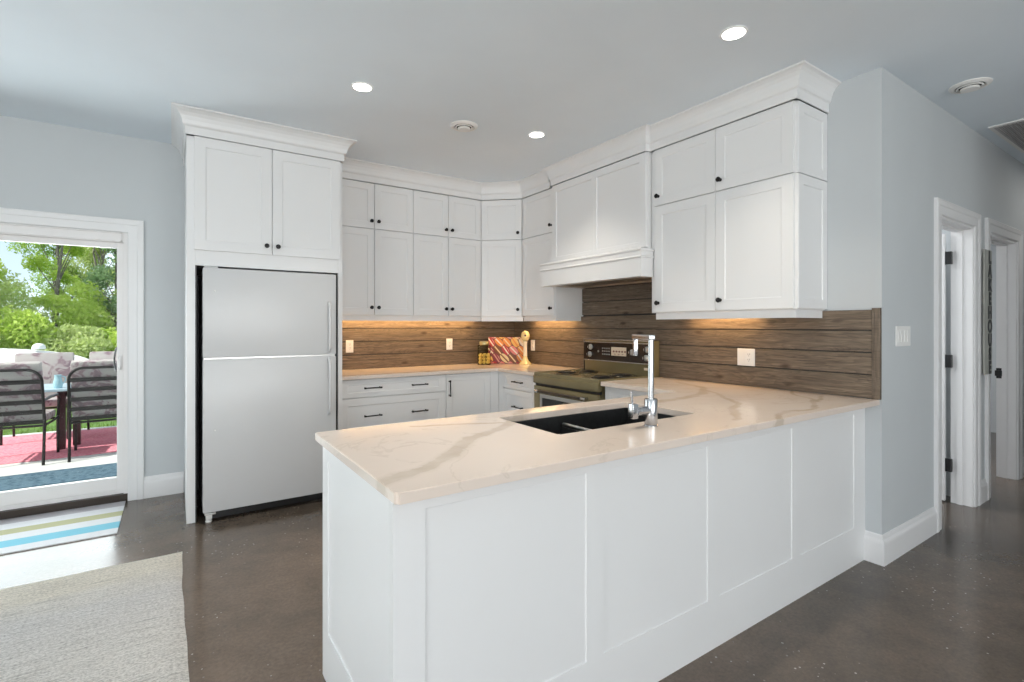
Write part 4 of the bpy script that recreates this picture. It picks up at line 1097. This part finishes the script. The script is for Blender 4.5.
# white covered shape on the lawn
t = thing('covered_boat', 'long white covered boat on the lawn behind the patio chairs', 'boat', (-5.9, 12.6, -.12))
b = fresh(); n1, n2 = 28, 10; rings = []
for i in range(n1+1):
    u_ = i/n1; x = -8.6+4.0*u_; e = math.sin(math.pi*min(1, max(0, u_)))**.28 if 0 < u_ < 1 else 0.
    rings.append([b.verts.new((x, 12.6+.75*max(.02, e)*math.cos(a), .30+(.60*max(.03, e))*math.sin(a)*(1 if math.sin(a) > 0 else .55))) for a in [k*2*math.pi/20 for k in range(20)]])
for a_, b_ in zip(rings, rings[1:]):
    for k in range(20): b.faces.new((a_[k], a_[(k+1) % 20], b_[(k+1) % 20], b_[k]))
b.faces.new(rings[0]); b.faces.new(rings[-1][::-1])
m_cover = noisy('white_tarp', (.80, .81, .82), .03, 3, .7, .1)
obj('cover', b, m_cover, t, True)
obj('dome', lathe(fresh(), [(.11, 0), (.105, .04), (.09, .08), (.055, .11), (0, .12)], (-5.50, 12.45, .86), (0, 0, 1), 20), m_cover, t, True)
b = fresh(); box(b, -7.8, -5.4, 12.25, 12.32, -.12, .12); box(b, -7.8, -5.4, 12.88, 12.95, -.12, .12)
obj('cradle', b, m_tubem, t)

# grass blades: one stuff object
def leafmat(name, c0_, c1_, tr=.5):
    m = M(name, c0_, .6); g = N(m); oi = g.n('TexCoord'); nz = g.noise(oi.outputs['Object'], 3.0, 3, .6)
    c = g.ramp(nz.outputs['Fac'], [(.3, c0_), (.7, c1_)]); g.l(c, g.b.inputs['Base Color'])
    tl = g.n('BsdfTranslucent'); g.l(c, tl.inputs['Color']); mx = g.n('MixShader'); mx.inputs[0].default_value = tr
    out = [n for n in g.t.nodes if n.type == 'OUTPUT_MATERIAL'][0]
    g.l(g.b.outputs[0], mx.inputs[1]); g.l(tl.outputs[0], mx.inputs[2]); g.l(mx.outputs[0], out.inputs['Surface']); return m
b = fresh(); rg = random.Random(3)
for i in range(5200):
    y = 7.98+rg.random()**1.6*5.0; x = rg.uniform(-8.5, -2.2); a = rg.uniform(0, 3.14); h = rg.uniform(.03, .08); w = .006
    dx, dy = w*math.cos(a), w*math.sin(a); tx, ty = rg.uniform(-.02, .02), rg.uniform(-.02, .02)
    b.faces.new([b.verts.new((x-dx, y-dy, -.121)), b.verts.new((x+dx, y+dy, -.121)), b.verts.new((x+tx, y+ty, -.121+h))])
o = obj('grass', b, leafmat('grass_blades', (.12, .24, .04), (.25, .36, .08))); tag(o, 'short bright green grass along the patio edge', 'grass', None, 'stuff')

# trees and shrubs: each its own trunk and crown of leaf clusters
m_bark = noisy('bark', (.20, .18, .155), .25, 14, .9, .3)
LM = [leafmat('leaves_yellow_green', (.42, .58, .08), (.68, .80, .20)), leafmat('leaves_mid_green', (.26, .42, .08), (.50, .64, .18)),
      leafmat('leaves_blue_green', (.26, .40, .20), (.44, .58, .33)), leafmat('leaves_pale', (.40, .50, .17), (.66, .74, .34))]
def crown_mesh(rg, blobs, n, size):
    b = fresh(); tot = sum(q[3]*q[4] for q in blobs)
    for cx_, cy_, cz_, rx_, rz_ in blobs:
        for i in range(int(n*rx_*rz_/tot)):
            d = V((rg.gauss(0, 1), rg.gauss(0, 1), rg.gauss(0, 1))).normalized()*(rg.random()**.45)
            p = V((cx_+d.x*rx_, cy_+d.y*rx_, cz_+d.z*rz_)); a = V((rg.gauss(0, 1), rg.gauss(0, 1), rg.gauss(0, .7))).normalized(); c = a.orthogonal().normalized()
            s = size*rg.uniform(.6, 1.3); c = (Matrix.Rotation(rg.uniform(0, 6.28), 3, a) @ c); e = a.cross(c)
            b.faces.new([b.verts.new(p-c*s), b.verts.new(p+e*s*.5), b.verts.new(p+c*s), b.verts.new(p-e*s*.5)])
    return b
def tree(seed, x, y, h, r, mi, label, n=2600, leaf=.11, low=.35, sparse=False):
    rg = random.Random(seed); g0 = -.12
    t = thing('tree', label, 'tree', (x, y, g0), 'trees beyond the lawn')
    b = tube(fresh(), [(x, y, g0-.05), (x+rg.uniform(-.1, .1), y, g0+h*.35), (x+rg.uniform(-.25, .25), y, g0+h*.7), (x+rg.uniform(-.3, .3), y, g0+h*.97)], [.065, .05, .03, .01], 8)
    blobs = []
    for k in range(28 if sparse else 26):
        f = rg.uniform(low, 1.0); a = rg.uniform(0, 6.28); rr = r*(1-.45*abs(f-.55)/.55)*rg.uniform(.3, .85)
        p = (x+rr*math.cos(a), y+rr*math.sin(a), g0+h*f); blobs.append((*p, r*rg.uniform(.22, .42), r*rg.uniform(.16, .34)))
        tube(b, [(x, y, g0+h*f*.72), ((x+p[0])/2, (y+p[1])/2, g0+h*f*.86), p], [.022, .014, .006], 6)
    obj('trunk', b, m_bark, t, True); obj('crown', crown_mesh(rg, blobs, n, leaf), LM[mi], t)
T = [(-9.6, 17.5, 7.2, 2.0, 0, 'bright yellow-green tree farthest left through the patio door'),
     (-7.7, 16.0, 5.6, 1.35, 0, 'bright yellow-green tree at the left edge of the glass'),
     (-6.95, 24.0, 6.6, 1.6, 1, 'mid-green slender tree behind the yellow-green one at left'),
     (-6.15, 19.0, 5.6, 1.0, 0, 'narrow yellow-green sapling in the middle of the glass'),
     (-5.5, 23.0, 6.0, 1.3, 3, 'pale thin-leaved tree right of the middle sapling'),
     (-4.75, 19.0, 5.4, 1.1, 2, 'blue-green tree at the right edge of the glass'),
     (-3.6, 20.0, 6.5, 1.7, 2, 'blue-green tree hidden partly by the door frame'),
     (-2.0, 22.0, 7.0, 2.0, 1, 'mid-green tree beyond the house wall at right')]
for i, (x, y, h, r, mi, lab) in enumerate(T):
    tree(11+i, x, y, h, r, mi, lab, 13000 if i < 6 else 5000, .05, .12, sparse=i in (2, 3, 4))
def shrub(seed, x, y, h, r, mi, label, n=5500):
    rg = random.Random(seed); t = thing('shrub', label, 'shrub', (x, y, -.12), 'shrubs at the lawn edge')
    b = fresh(); blobs = []
    for k in range(8):
        a = rg.uniform(0, 6.28); f = rg.uniform(.25, .85); rr = r*rg.uniform(.15, .75)*(1.1-f*.6); p = (x+rr*math.cos(a), y+rr*math.sin(a), -.12+h*f)
        blobs.append((*p, r*rg.uniform(.35, .55), h*rg.uniform(.2, .32))); tube(b, [(x, y, -.15), ((x+p[0])/2, (y+p[1])/2, -.12+h*f*.6), p], [.025, .018, .006], 6)
    obj('stem', b, m_bark, t, True); obj('leaves', crown_mesh(rg, blobs, n, .055), LM[mi], t)
SH = [(-8.9, 15.5, 1.9, 1.1, 1, 'mid-green bush at the lawn edge, farthest left'), (-7.3, 15.0, 1.6, .9, 3, 'pale green bush behind the covered boat, left'),
      (-6.2, 15.6, 1.9, .9, 0, 'yellow-green bush behind the covered boat, centre'), (-5.2, 15.2, 1.5, .85, 3, 'pale green bush behind the right patio chair'),
      (-4.3, 15.4, 1.8, .9, 0, 'yellow-green bush next to the door frame'), (-3.1, 15.5, 2.5, 1.3, 1, 'mid-green bush hidden partly by the door frame'),
      (-6.9, 18.3, 2.9, 1.2, 3, 'taller pale green bush under the trees, left'), (-5.4, 18.0, 2.5, 1.1, 0, 'yellow-green bush under the trees, centre'), (-4.1, 18.2, 2.8, 1.1, 3, 'taller pale green bush under the trees, right'),
      (-6.45, 10.6, .95, .35, 1, 'small dark green bush in front of the covered boat')]
for i, a in enumerate(SH): shrub(40+i, *a)
